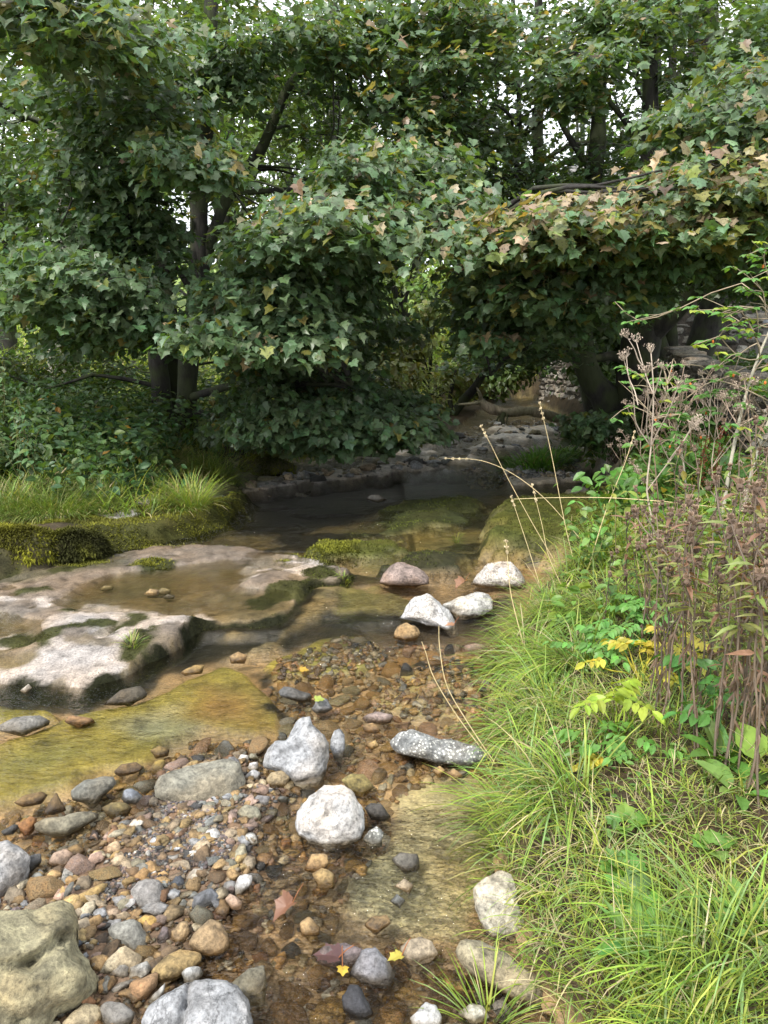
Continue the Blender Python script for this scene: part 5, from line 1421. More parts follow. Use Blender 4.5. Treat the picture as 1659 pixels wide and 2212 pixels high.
for k, (px, y, h, lab) in enumerate([(958, 17.6, 1.15, "thicker weathered grey wooden post beside the leaning tree"), (938, 18.2, 1.05, "thin grey wooden post in the willow growth, left of the thicker post"), (880, 18.8, 1.3, "leaning pale stake among tall grass on the far left bank")]):
    b = at_y(px, 870, y); b[2] = float(hq(b[0], b[1])) - .1
    g = Geo(); tube(g, [np.zeros(3), np.array([.02 * k, 0, h * .5]), np.array([.05 + .1 * (k == 2), 0, h])], [.075 - .02 * k, .07 - .02 * k, .062 - .02 * k], 8, 4, (.3, .28, .25), .08)
    tag(link("wooden_post", g.mesh("post"), M_LOG, None, b), lab, "post", "old fence posts on the far bank")
# ------------------------------------------------------------------ walls behind the right bank
def stone_course_wall(A, B, z0, h, th, sw, sh, seed):
    """a wall of roughly coursed rubble between ground points A and B: every stone is a chipped block, all bonded into one wall"""
    r_ = np.random.default_rng(seed)
    A, B = np.array(A, float), np.array(B, float)
    Ln = np.linalg.norm(B - A); e = (B - A) / Ln; nrm = np.array([e[1], -e[0]])
    g = Geo(); V0, F0 = ICO[2]
    box = np.sign(V0) * np.abs(V0) ** .6
    z = 0
    while z < h:
        hh = sh * r_.uniform(.5, 1.5); x = -r_.uniform(0, sw)
        while x < Ln:
            ww = sw * r_.uniform(.5, 1.6)
            c = A + e * (x + ww / 2)
            zg = z0 if z0 is not None else float(hq(*c)) - .05
            S = box * np.array([ww / 2 * 1.02, th / 2 * r_.uniform(.85, 1.1), hh / 2 * 1.02]) * (1 + .13 * r_.normal(size=(len(V0), 1)))
            ctr = c + nrm * r_.normal() * .012
            V = np.stack([ctr[0] + e[0] * S[:, 0] + nrm[0] * S[:, 1], ctr[1] + e[1] * S[:, 0] + nrm[1] * S[:, 1], zg + z + hh / 2 + S[:, 2]], 1)
            col = np.array([(.30, .285, .25), (.22, .21, .19), (.36, .33, .28), (.27, .24, .20)][r_.integers(4)]) * r_.uniform(.45, .95)
            g.add(V, [F0], col); x += ww
        z += hh * .97
    # hearting: the solid core behind the faces
    c0, c1 = A, B
    q = th * .36
    zb = z0 if z0 is not None else min(float(hq(*A)), float(hq(*B))) - .1
    core = [(*(c0 + nrm * q), zb), (*(c1 + nrm * q), zb), (*(c1 - nrm * q), zb), (*(c0 - nrm * q), zb)]
    Vc = np.array(core + [(a, b, zb + h * .96) for a, b, _ in core])
    g.add(Vc, [np.array([[0, 1, 5, 4], [1, 2, 6, 5], [2, 3, 7, 6], [3, 0, 4, 7], [4, 5, 6, 7]])], (.06, .05, .04))
    return g


M_WALL = rock_mat("rubble wall", per_object=False, scale=.6, wetness=False)
bz = at_y(1292, 860, 16.0); bx0 = bz[0]; zb_ = float(hq(bx0 + 1, 16)) - 1.2
barn = empty("stone_barn", (bx0, 16.0, zb_))
off = np.array([-bx0, -16.0, -zb_])
for (A, B, hh) in [((bx0, 16), (bx0 + 3.05, 16), 4.2), ((bx0 + 4.15, 16), (bx0 + 9, 16), 4.2), ((bx0, 16.2), (bx0, 21), 4.2)]:
    g = stone_course_wall(A, B, zb_, hh, .5, .36, .15, int(A[0] * 10) % 77); g.V = [v + off for v in g.V]
    link("wall", g.mesh("wall", False), M_WALL, barn)
g = stone_course_wall((bx0 + 3.05, 16), (bx0 + 4.15, 16), zb_ + 2.9, 1.3, .5, .36, .15, 5); g.V = [v + off for v in g.V]
link("wall", g.mesh("wall", False), M_WALL, barn)


def boxgeo(g, lo, hi, col):
    x0, y0, z0 = lo; x1, y1, z1 = hi
    V = np.array([[x0, y0, z0], [x1, y0, z0], [x1, y1, z0], [x0, y1, z0], [x0, y0, z1], [x1, y0, z1], [x1, y1, z1], [x0, y1, z1]])
    g.add(V, [np.array([[0, 1, 5, 4], [1, 2, 6, 5], [2, 3, 7, 6], [3, 0, 4, 7], [4, 5, 6, 7], [3, 2, 1, 0]])], col)


g = Geo()
for k in range(7):
    x0 = 3.06 + k * .155
    boxgeo(g, (x0, -.05 - .006 * (k % 2), .0), (x0 + .148, .0, 2.86), (.17, .165, .155) if k % 2 else (.20, .19, .18))
door = link("door", g.mesh("door", False), plain_mat("weathered grey boards", .85, noise=9, amt=.8), barn)
g = Geo(); boxgeo(g, (3.06, -.085, 2.45), (3.75, -.062, 2.51), (.28, .30, .33)); boxgeo(g, (3.06, -.09, 2.32), (3.13, -.06, 2.62), (.26, .28, .31))
link("hinge", g.mesh("hinge", False), plain_mat("galvanised iron", .45), door)
g = Geo(); V = np.array([[-.3, -.45, 4.2], [9.2, -.45, 4.2], [9.2, 2.5, 6.0], [-.3, 2.5, 6.0], [9.2, 5.4, 4.2], [-.3, 5.4, 4.2]]); V2 = np.vstack([V, V + np.array([0, 0, .12])])
g.add(V2, [np.array([[0, 1, 2, 3], [3, 2, 4, 5], [7, 6, 9, 8], [9, 11, 10, 8], [0, 6, 7, 1], [5, 4, 10, 11], [0, 3, 9, 6], [3, 5, 11, 9], [1, 7, 8, 2], [2, 8, 10, 4]])], (.16, .155, .15))
link("roof", g.mesh("roof", False), plain_mat("stone slate roof", .8, noise=6, amt=.8), barn)
tag(barn, "grey rubble stone barn with a weathered plank door behind the right sycamores", "barn")

wl0 = hit(1640, 1050) + np.array([.22, 0, 0])
dw = stone_course_wall((wl0[0] + .05, wl0[1] + .2), (wl0[0] + 1.15, wl0[1] + 5.4), None, .8, .42, .17, .075, 9)
dwo = link("dry_stone_wall", dw.mesh("dry_stone_wall", False), M_WALL)
tag(dwo, "mossy dry stone wall at the right edge above the bank", "wall")

# ------------------------------------------------------------------ moss growing on stone: small tufts, too many to count
def pick(mask_fn, n, box):
    x = rng.uniform(box[0], box[1], n); y = rng.uniform(box[2], box[3], n)
    m = mask_fn(x, y); k = rng.random(n) < m
    return x[k], y[k]


def moss_on(n, box, name, label, cols, ln=(.012, .032), wd=.007):
    x, y = pick(lambda a, b: gq(MOSS, a, b), n, box)
    z = hq(x, y)
    e = .015
    nr = norm(np.stack([-(hq(x + e, y) - hq(x - e, y)) / (2 * e), -(hq(x, y + e) - hq(x, y - e)) / (2 * e), np.ones(len(x))], 1))
    d = norm(nr + rng.normal(size=nr.shape) * .55)
    tone = fbm(x * 5, y * 5, 0, 3, 150)
    w1 = np.clip(.5 + tone * .9 + (nr[:, 2] - .7), 0, 1)[:, None]
    base = gq(COLR, x, y)
    c = (np.asarray(cols[0]) * (1 - w1) + np.asarray(cols[1]) * w1) * rng.uniform(.6, 1.3, (len(x), 1))
    c = c * .75 + base * .5
    g = Geo()
    blades(g, np.stack([x, y, z - .003], 1), d, rng.uniform(ln[0], ln[1], len(x)), wd * rng.uniform(.6, 1.4, len(x)), rng.uniform(.0, 1.2, len(x)), c, 2)
    o = link(name, g.mesh(name, False), M_MOSS)
    tag(o, label, "moss", None, "stuff")


moss_on(150000, (-3.4, -.2, 3.0, 5.55), "moss", "dark wet moss fringing the pale shelf", ((.022, .022, .010), (.055, .06, .016)), (.004, .013), .005)
moss_on(170000, (-4.2, -.2, 5.4, 7.6), "moss", "yellow green moss on the left ledge", ((.05, .05, .012), (.19, .195, .025)), (.012, .034))
moss_on(120000, (-.9, 3.4, 5.0, 9.5), "moss", "dark green moss on the midstream ledges", ((.025, .03, .010), (.10, .12, .022)), (.008, .024), .007)


def moss_boulder(pts, label, ground=None, cols=((.07, .07, .012), (.23, .23, .025)), n=9000, ln=(.02, .05)):
    o = OR("mossy_boulder", pts, (.09, .085, .03), label, M_ROCK, .9, 2, .2, .4, .06, 4, None, ground, "boulder")
    me = o.data; me.calc_loop_triangles()
    V = np.array([v.co[:] for v in me.vertices]); Nn = np.array([v.normal[:] for v in me.vertices])
    k = np.where(Nn[:, 2] > -.35)[0]; i = rng.choice(k, n)
    p = V[i] + rng.normal(size=(n, 3)) * .012
    d = norm(Nn[i] + rng.normal(size=(n, 3)) * .5 + np.array([0, 0, -.25]))
    w1 = np.clip(.45 + .9 * fbm(p[:, 0] * 5, p[:, 1] * 5, p[:, 2] * 5, 3, 161), 0, 1)[:, None]
    c = (np.array(cols[0]) * (1 - w1) + np.array(cols[1]) * w1) * rng.uniform(.6, 1.3, (n, 1))
    g = Geo(); blades(g, p, d, rng.uniform(*ln, n), .010 * rng.uniform(.6, 1.4, n), rng.uniform(.2, 1.5, n), c, 2)
    m = link("moss", g.mesh("moss", False), M_MOSS, o); m["kind"] = "stuff"
    return o


moss_boulder([(-70, 1195), (-40, 1152), (0, 1138), (50, 1141), (95, 1148), (115, 1165), (128, 1190), (128, 1215), (100, 1232), (60, 1237), (0, 1240), (-60, 1235)], "big boulder thick with bright yellow green moss at the left edge", lambda a, b: at_z(a, b, .16))
moss_boulder([(95, 1180), (110, 1155), (150, 1148), (190, 1152), (218, 1164), (231, 1186), (226, 1206), (180, 1216), (130, 1222), (105, 1212)], "dark mossy boulder right of the bright mossy one", lambda a, b: at_z(a, b, .16), ((.03, .032, .010), (.12, .125, .02)))
moss_boulder([(508, 1020), (522, 996), (555, 984), (610, 988), (636, 1004), (632, 1024), (590, 1034), (540, 1034)], "mossy block in deep shade under the left sycamore", None, ((.05, .055, .012), (.20, .21, .025)), 4000)

# ------------------------------------------------------------------ grass
def bank_pts(n, x0, x1, y0, y1, dmin, dmax, side):
    x = rng.uniform(x0, x1, n); y = rng.uniform(y0, y1, n) if y1 < 3 else np.exp(rng.uniform(math.log(y0), math.log(y1), n))
    d = gq(D, x, y); rt = gq(RIGHT, x, y)
    k = (d > dmin) & (d < dmax) & (rt == side)
    return x[k], y[k], d[k]


GREEN = np.array([(.21, .32, .04), (.27, .37, .055), (.16, .265, .05), (.36, .38, .075), (.23, .33, .11)])
STRAW = np.array([(.56, .48, .30), (.50, .43, .23), (.44, .41, .16)])


def grass_patch(name, x, y, lmin, lmax, wd, bend, straw, label, lean=(0, 0), greens=GREEN, upright=1.0, seg=3, patchy=True):
    n = len(x)
    st = straw + (.35 * fbm(x * 2.5, y * 2.5, 0, 3, 171) if patchy else 0)
    s = rng.random(n) < np.clip(st, .02, .9)
    c = greens[rng.integers(len(greens), size=n)] * rng.uniform(.65, 1.25, (n, 1))
    c[s] = STRAW[rng.integers(3, size=s.sum())] * rng.uniform(.6, 1.15, (s.sum(), 1))
    d = np.stack([rng.normal(size=n) * .45 + lean[0], rng.normal(size=n) * .45 + lean[1], np.full(n, upright)], 1)
    d[s] += rng.normal(size=(s.sum(), 3)) * np.array([.8, .8, 0])
    ln = rng.uniform(lmin, lmax, n) * np.clip(1 + .5 * fbm(x * 3, y * 3, 0, 2, 172), .4, 1.7)
    g = Geo(); blades(g, np.stack([x, y, hq(x, y) - .01], 1), d, ln, wd * rng.uniform(.6, 1.4, n), rng.uniform(bend[0], bend[1], n), c * .75, seg, colTip=c * 1.1)
    o = link(name, g.mesh(name, False), M_GRASS)
    if label: tag(o, label, "grass", None, "stuff")
    return o


x, y, d = bank_pts(60000, .2, 3.2, .75, 4.6, .03, 2.2, True)
grass_patch("grass", x, y, .05, .14, .003, (.2, 1.7), .40, "short mixed green and straw coloured grass on the near right bank")
x, y, d = bank_pts(16000, .2, 3.6, .8, 7.5, .05, 2.5, True)
k = (fbm(x * 2.2, y * 2.2, 0, 3, 173) > -.1) & (rng.random(len(x)) < np.clip((y - 1.2) / 1.8, .12, .8))
grass_patch("grass", x[k], y[k], .12, .30, .0045, (.7, 2.2), .16, "longer bright green grass growing through the near right bank", (-.25, 0), seg=4)
x, y, d = bank_pts(30000, .2, 3.4, 1.3, 7.8, -.02, .34, True)
k = rng.random(len(x)) < .62
grass_patch("grass", x[k], y[k], .10, .28, .004, (.8, 2.4), .26, "arching grass that hangs over the right water edge", (-.65, -.1), seg=5)
x, y, d = bank_pts(26000, .8, 6, 4.4, 12, .15, 5, True)
grass_patch("grass", x, y, .15, .42, .007, (.5, 1.8), .22, "rough grass on the upper right bank under the plants", (-.1, 0), seg=4)
x, y, d = bank_pts(36000, -9, 0, 6.5, 20, .35, 9, False)
grass_patch("grass", x, y, .12, .42, .009, (.4, 1.7), .20, "rough grass on the left bank beneath the sycamore", seg=3)
x = rng.uniform(-30, 14, 60000); y = rng.uniform(17, 40, 60000); k = (gq(D, x, y) > .5)
grass_patch("grass", x[k], y[k], .3, .7, .035, (.3, 1.2), .25, "tall rough grass in the field up the valley", greens=GREEN * 1.1, seg=2)

# leafy weeds low in the bank grass, countless
def weeds(n, box, dr, side, size, h, cols, name, label, tmpl=OVAL):
    x = rng.uniform(box[0], box[1], n); y = rng.uniform(box[2], box[3], n)
    dd = gq(D, x, y); k = (dd > dr[0]) & (dd < dr[1]) & (gq(RIGHT, x, y) == side) & (fbm(x * 1.7, y * 1.7, 0, 3, 181) > -.15)
    x, y = x[k], y[k]; n = len(x)
    P = np.stack([x, y, hq(x, y) + h * rng.random(n) ** 1.0], 1)
    a = rng.uniform(0, 6.28, n); ax = np.stack([np.cos(a), np.sin(a), rng.uniform(-.5, .4, n)], 1)
    nr = np.array([0, 0, 1.0]) + rng.normal(size=(n, 3)) * .45 + np.array([0, -.25, 0])
    g = Geo(); leaves(g, tmpl, P, ax, nr, size * rng.uniform(.5, 1.3, n), np.asarray(cols)[rng.integers(len(cols), size=n)] * rng.uniform(.7, 1.3, (n, 1)))
    tag(link(name, g.mesh(name, False), M_LEAF2), label, "weeds", None, "stuff")


weeds(9000, (.6, 5.0, 3.6, 9.0), (.15, 3.4), True, .075, .34, [(.10, .20, .04), (.13, .24, .05), (.16, .22, .04), (.08, .16, .04)], "undergrowth", "low leafy undergrowth between the stems on the right bank", OVAL)
weeds(1500, (.3, 1.8, .9, 3.6), (.08, 1.6), True, .028, .05, [(.10, .21, .05), (.13, .25, .06)], "clover", "small clover leaves in the near bank turf", OVAL)
weeds(26000, (-9, -1.4, 6.6, 14), (.7, 6), False, .11, .75, [(.055, .11, .035), (.08, .14, .05), (.10, .15, .04), (.06, .12, .055)], "undergrowth", "dense leafy undergrowth on the left bank under the sycamore", OVAL)
weeds(26000, (-7, 2.5, 12, 24), (.3, 7), False, .14, 1.0, [(.12, .17, .05), (.16, .20, .065), (.20, .22, .09), (.10, .15, .045)], "undergrowth", "pale tangled growth on the left bank up the valley", LANCE)
weeds(16000, (2, 9, 8.5, 22), (.2, 6), True, .13, .6, [(.05, .10, .03), (.08, .14, .04), (.06, .11, .03)], "undergrowth", "shaded leafy growth beneath the right sycamores", OVAL)

# ------------------------------------------------------------------ tussocks and single plants
def tussock(px, py, n, r, ln, wd, label, bend=(.5, 1.9), straw=.12, greens=GREEN, lean=(0, 0), seg=4, base=None):
    b = hit(px, py) if base is None else base
    a = rng.uniform(0, 6.28, n); q = r * np.sqrt(rng.random(n))
    x, y = np.cos(a) * q, np.sin(a) * q
    z = hq(b[0] + x, b[1] + y) - b[2] - .01
    s = rng.random(n) < straw
    c = greens[rng.integers(len(greens), size=n)] * rng.uniform(.7, 1.25, (n, 1)); c[s] = STRAW[rng.integers(3, size=s.sum())] * rng.uniform(.6, 1.1, (s.sum(), 1))
    d = np.stack([x / r * .75 + rng.normal(size=n) * .22 + lean[0], y / r * .75 + rng.normal(size=n) * .22 + lean[1], np.ones(n)], 1)
    g = Geo(); blades(g, np.stack([x, y, z], 1), d, ln * rng.uniform(.5, 1.15, n), wd * rng.uniform(.6, 1.3, n), rng.uniform(*bend, n), c * .7, seg, colTip=c * 1.1)
    o = link("grass_tussock", g.mesh("tussock", False), M_GRASS, None, b)
    return tag(o, label, "grass tussock", "grass tussocks")


BRG = np.array([(.14, .225, .04), (.18, .26, .05), (.11, .19, .04), (.23, .25, .08)])
tussock(120, 1105, 2200, .42, .34, .0045, "wide soft bright green tussock on the left ledge", (.6, 2.0), .06, BRG)
tussock(30, 1100, 900, .3, .36, .005, "green tussock at the left edge beside the wide bright tussock", (.6, 1.9), .08, BRG)
tussock(210, 1085, 600, .25, .28, .006, "low green tuft right of the wide bright tussock", (.6, 1.9), .1, BRG)
tussock(415, 1095, 520, .13, .44, .005, "tall pale edged tussock at the tip of the left mossy ledge", (.3, 1.5), .2, GREEN * 1.15)
tussock(380, 1098, 300, .22, .24, .006, "fine low grass spilling left of the tall ledge tussock", (.9, 2.2), .2, BRG)
tussock(345, 1010, 700, .32, .5, .007, "brownish dry tussock under the left sycamore stems", (.5, 1.8), .55)
tussock(455, 1030, 900, .3, .5, .0055, "dark green drooping tussock above the pool at the left", (.6, 2.0), .06, GREEN * .8)
tussock(390, 960, 500, .35, .6, .008, "dark shaded grass tuft at the foot of the left sycamore", (.4, 1.6), .1, GREEN * .7)
tussock(1160, 1005, 700, .42, .32, .02, "bright green leafy tuft on the far right shore", (.5, 1.6), .05, np.array([(.14, .30, .05), (.18, .36, .06)]))
tussock(1215, 990, 400, .3, .3, .018, "smaller green tuft right of the bright far shore tuft", (.5, 1.6), .05, np.array([(.13, .26, .05)]))
tussock(285, 1395, 70, .03, .10, .004, "tiny grass sprig growing on the pale rock shelf", (.3, 1.4), .3)
tussock(742, 1250, 60, .035, .08, .004, "small grass sprig at the right tip of the pale shelf", (.3, 1.6), .05)
tussock(985, 1172, 40, .03, .13, .004, "small grass sprig on the midstream moss", (.3, 1.6), .05)
tussock(1055, 2212, 60, .03, .22, .004, "small green grass tuft at the bottom edge by the pale stone", (.2, 1.0), .1, base=gp(1055, 2225, -.03))

# broad leaved plants, each with stems and leaves
def plant(name, b, label, cat, stems, leafsets, smat=None, lmat=None, group=None, rz=0, extra=None):
    r = empty(name, b, rz)
    if stems:
        g = Geo()
        for P, R, c in stems: tube(g, P, R, 5, 3, c)
        link("stems", g.mesh("stems"), smat or M_GRASS, r)
    g = Geo()
    for t, P, A, Nn, s, c in leafsets: leaves(g, t, P, A, Nn, s, c)
    if g.n: link("leaves", g.mesh("leaves", False), lmat or M_LEAF2, r)
    for nm, G_, m in (extra or []): link(nm, G_.mesh(nm, False), m, r)
    return tag(r, label, cat, group)


def rosette(px, py, n, ln, tmpl, col, label, name, cat, rise=.5, width=1.0):
    b = hit(px, py)
    a = np.linspace(0, 6.28, n, endpoint=False) + rng.normal(size=n) * .25
    el = rng.uniform(.1, 1.0, n) * rise + .15
    A = np.stack([np.cos(a) * np.cos(el), np.sin(a) * np.cos(el), np.sin(el)], 1)
    Nn = np.stack([-np.cos(a) * np.sin(el), -np.sin(a) * np.sin(el), np.cos(el)], 1) + rng.normal(size=(n, 3)) * .15
    T = (tmpl[0] * np.array([1, width, 1]), tmpl[1])
    P = np.stack([np.cos(a) * .02, np.sin(a) * .02, np.full(n, .03)], 1)
    return plant(name, b, label, cat, None, [(T, P, A, Nn, ln * rng.uniform(.6, 1.1, n), jit(col, n, .15))])


rosette(1372, 2065, 13, .115, LANCE, (.13, .26, .06), "ribwort plantain rosette with long narrow leaves near the bottom right", "plantain", "plant", .9, 1.6)
rosette(1560, 1655, 9, .15, OVAL, (.09, .20, .04), "dock plant with long dark green leaves under the brown stalks", "dock_plant", "plant", 1.1, .75)
rosette(1590, 1730, 7, .14, OVAL, (.12, .24, .05), "dock plant with broad leaves lowest at the right edge", "dock_plant", "plant", .8, .8)
rosette(1645, 1670, 3, .13, OVAL, (.24, .34, .05), "single large yellow green rounded leaf at the right edge", "coltsfoot", "plant", 1.1, 1.6)
rosette(1350, 1800, 5, .07, MAPLE, (.13, .28, .06), "buttercup leaf clump, uppermost on the open bank turf", "buttercup", "plant", .7)
rosette(1345, 1900, 6, .08, MAPLE, (.14, .30, .07), "buttercup leaf clump in the middle of the bank turf", "buttercup", "plant", .9)
rosette(1360, 1960, 5, .075, MAPLE, (.15, .31, .07), "buttercup leaf clump just above the plantain rosette", "buttercup", "plant", .9)
rosette(1540, 1850, 5, .06, MAPLE, (.13, .27, .06), "small buttercup clump in the turf near the right edge", "buttercup", "plant", .7)
rosette(1600, 1990, 5, .07, OVAL, (.13, .26, .06), "small round leaved plant near the lower right corner", "clover_plant", "plant", .6)


def pinnate(px, py, n, h, leaf, col, label, name="ground_elder", spread=.16, leafn=7):
    b = hit(px, py); st, P, A, Nn = [], [], [], []
    for k in range(n):
        a = rng.uniform(0, 6.28); top = np.array([math.cos(a) * spread * rng.uniform(.3, 1), math.sin(a) * spread * rng.uniform(.3, 1), h * rng.uniform(.6, 1.1)])
        st.append((bpath(np.zeros(3), top, .0, 4, .03), [.004, .0035, .003, .0025], np.asarray(col) * 1.1))
        dr = norm(np.array([math.cos(a), math.sin(a), -.1]))
        sd = np.array([-dr[1], dr[0], 0])
        for j in range(leafn):
            t = (j + 1) // 2; sg = 1 if j % 2 else -1
            if j == 0: P.append(top + dr * .03); A.append(dr + np.array([0, 0, -.3]))
            else: P.append(top - dr * leaf * .55 * (t - 1)); A.append(sd * sg + dr * .5 + np.array([0, 0, -.25]))
            Nn.append(np.array([0, -.3, 1.0]) + rng.normal(size=3) * .25)
    m = len(P)
    return plant(name, b, label, "plant", st, [(OVAL, np.array(P), np.array(A), np.array(Nn), leaf * rng.uniform(.75, 1.15, m), jit(col, m, .14, .06))])


pinnate(1330, 1600, 6, .20, .058, (.27, .36, .045), "yellow green angelica sprig with oval leaflets in the middle of the bank", "angelica")
pinnate(1300, 1640, 5, .10, .045, (.12, .26, .05), "small green leaflet plant under the yellow green sprig", "angelica")
pinnate(1375, 1640, 5, .08, .045, (.11, .24, .05), "low green cut leaved plant right under the yellow green sprig", "angelica")
pinnate(1490, 1560, 4, .28, .062, (.075, .19, .045), "dark green leaflet sprig in front of the brown stalks, upper", "angelica")
pinnate(1545, 1640, 4, .22, .062, (.08, .20, .045), "dark green leaflet sprig in front of the brown stalks, lower", "angelica")
pinnate(1385, 1470, 11, .16, .048, (.42, .38, .05), "yellowed leafy plant at the left foot of the brown stalks", "angelica", .26)
pinnate(1440, 1440, 9, .14, .05, (.40, .38, .06), "yellowed leafy plant half hidden behind brown stalks", "angelica", .22)
pinnate(1280, 1660, 3, .04, .04, (.46, .42, .05), "little yellow leaf in the bank turf", "angelica", .05)
for k, (px, py, lab) in enumerate([(1300, 1450, "feathery silverweed in the long grass, nearest the water of the three"), (1360, 1400, "feathery silverweed in the long grass, middle of the three"), (1400, 1360, "feathery silverweed in the long grass, beside the yellowed plant")]):
    pinnate(px, py, 10, .14, .045, (.12, .27, .06), lab, "silverweed", .22, 9)


def nettle(px, py, h, n, label, col=(.10, .21, .04), name="nettle", leaf=.07):
    b = hit(px, py); st, P, A = [], [], []
    for k in range(n):
        top = np.array([rng.normal() * .10, rng.normal() * .08, h * rng.uniform(.65, 1.1)]); foot = np.array([rng.normal() * .08, rng.normal() * .05, -.02])
        Q = bpath(foot, top, 0, 5, .02); st.append((Q, [.004, .0035, .003, .003, .002], (.16, .15, .06)))
        for t in np.linspace(.25, 1, 8):
            p = foot * (1 - t) + top * t
            for sg in (0, math.pi):
                a = t * 9 + sg; P.append(p); A.append([math.cos(a), math.sin(a), -.35])
    m = len(P)
    plant(name, b, label, "plant", st, [(OVAL, np.array(P), np.array(A), np.array([0, -.2, 1.0]) + rng.normal(size=(m, 3)) * .2, leaf * rng.uniform(.6, 1.2, m), jit(col, m, .2))], M_DRY)


nettle(1290, 1235, .42, 4, "green nettle clump in front of the boulder below the mossy ledge", (.12, .23, .06))
nettle(1375, 1215, .5, 5, "yellowing nettle clump right of the green one", (.19, .25, .05))
nettle(1275, 1010, .55, 4, "pale leaved bramble shoot at the foot of the leaning trunk", (.16, .22, .05), "bramble", .11)
nettle(60, 1060, .9, 9, "tall grey green weeds at the left edge of the ledge", (.10, .17, .08), "willowherb", .09)
nettle(15, 1010, 1.1, 9, "tallest pale green weeds cut by the left edge", (.13, .20, .09), "willowherb", .10)

# shrubs of the left bank
def shrub(px, py, y, r, h, n, tone, label, tmpl=OVAL, size=.10, orange=.02):
    b = at_y(px, py, y); b[2] = float(hq(b[0], b[1])) - .03
    rt = empty("bramble_bush", b); g, lf = Geo(), Geo()
    for k in range(16):
        a = rng.uniform(0, 6.28); q = r * rng.uniform(.2, 1)
        C = np.array([math.cos(a) * q, math.sin(a) * q, h * rng.uniform(.35, 1) * (1 - .35 * q / r)])
        tube(g, bpath(np.array([C[0] * .2, C[1] * .2, 0]), C, .15, 5, .06), [.008, .007, .006, .005, .003], 4, 2, (.10, .07, .05))
        m = n // 16
        P = C + rng.normal(size=(m, 3)) * np.array([.16, .16, .10])
        ax = norm(rng.normal(size=(m, 3)) * np.array([1, 1, .25]) + np.array([0, -.35, -.35]))
        nr = np.array([0, -.45, 1.0]) + rng.normal(size=(m, 3)) * .35
        c = jit(tone, m, .18); o = rng.random(m) < orange; c[o] = jit((.42, .26, .06), o.sum(), .2)
        leaves(lf, tmpl, P, ax, nr, size * rng.uniform(.6, 1.3, m), c)
    link("stems", g.mesh("stems"), M_DRY, rt); link("foliage", lf.mesh("foliage", False), M_LEAF2, rt)
    tag(rt, label, "bush", "bushes on the left bank")


for q in [(60, 930, 10.0, .9, .85, 900, (.075, .145, .05), "dark bramble bush at the left edge below the sycamore spray"), (170, 925, 9.6, .8, .85, 900, (.07, .14, .05), "bramble bush with a few orange leaves left of the sycamore stems"),
          (265, 945, 9.4, .7, .7, 800, (.07, .15, .055), "dark bramble bush touching the sycamore stems"), (110, 985, 8.4, .6, .55, 700, (.085, .16, .055), "low bramble bush behind the wide bright tussock"),
          (230, 990, 8.3, .55, .45, 600, (.09, .165, .055), "small leafy bush with orange leaves above the low green tuft"), (20, 890, 12, 1.1, 1.2, 900, (.11, .17, .05), "tall pale thicket at the far left edge"),
          (150, 870, 13, 1.2, 1.2, 900, (.12, .17, .055), "pale tangled thicket under the lowest left spray"), (300, 1025, 7.6, .35, .25, 260, (.08, .17, .06), "low dark leaved plant between ledge and dry tussock"), (5, 1000, 8.0, .5, .7, 600, (.10, .17, .07), "grey green bush behind the left edge weeds")]:
    shrub(q[0], q[1], q[2], q[3], q[4], q[5], np.array(q[6]), q[7], OVAL, .10, .05 if "orange" in q[7] else .01)
shrub(1560, 940, 8.0, .6, .6, 500, np.array((.06, .12, .03)), "dark fern clump in front of the mossy wall", LANCE, .16, 0)
shrub(1340, 940, 9.2, .6, .5, 450, np.array((.06, .12, .035)), "dark leafy bush at the foot of the thick right trunk", OVAL, .10, 0)
shrub(1440, 1100, 5.6, .5, .35, 420, np.array((.10, .21, .045)), "fresh green leafy bush behind the dry umbel stems", OVAL, .10, 0)
shrub(1520, 1080, 5.8, .5, .4, 420, np.array((.09, .19, .045)), "green leafy bush with reddish tips beside the dry umbel stems", OVAL, .10, .05)

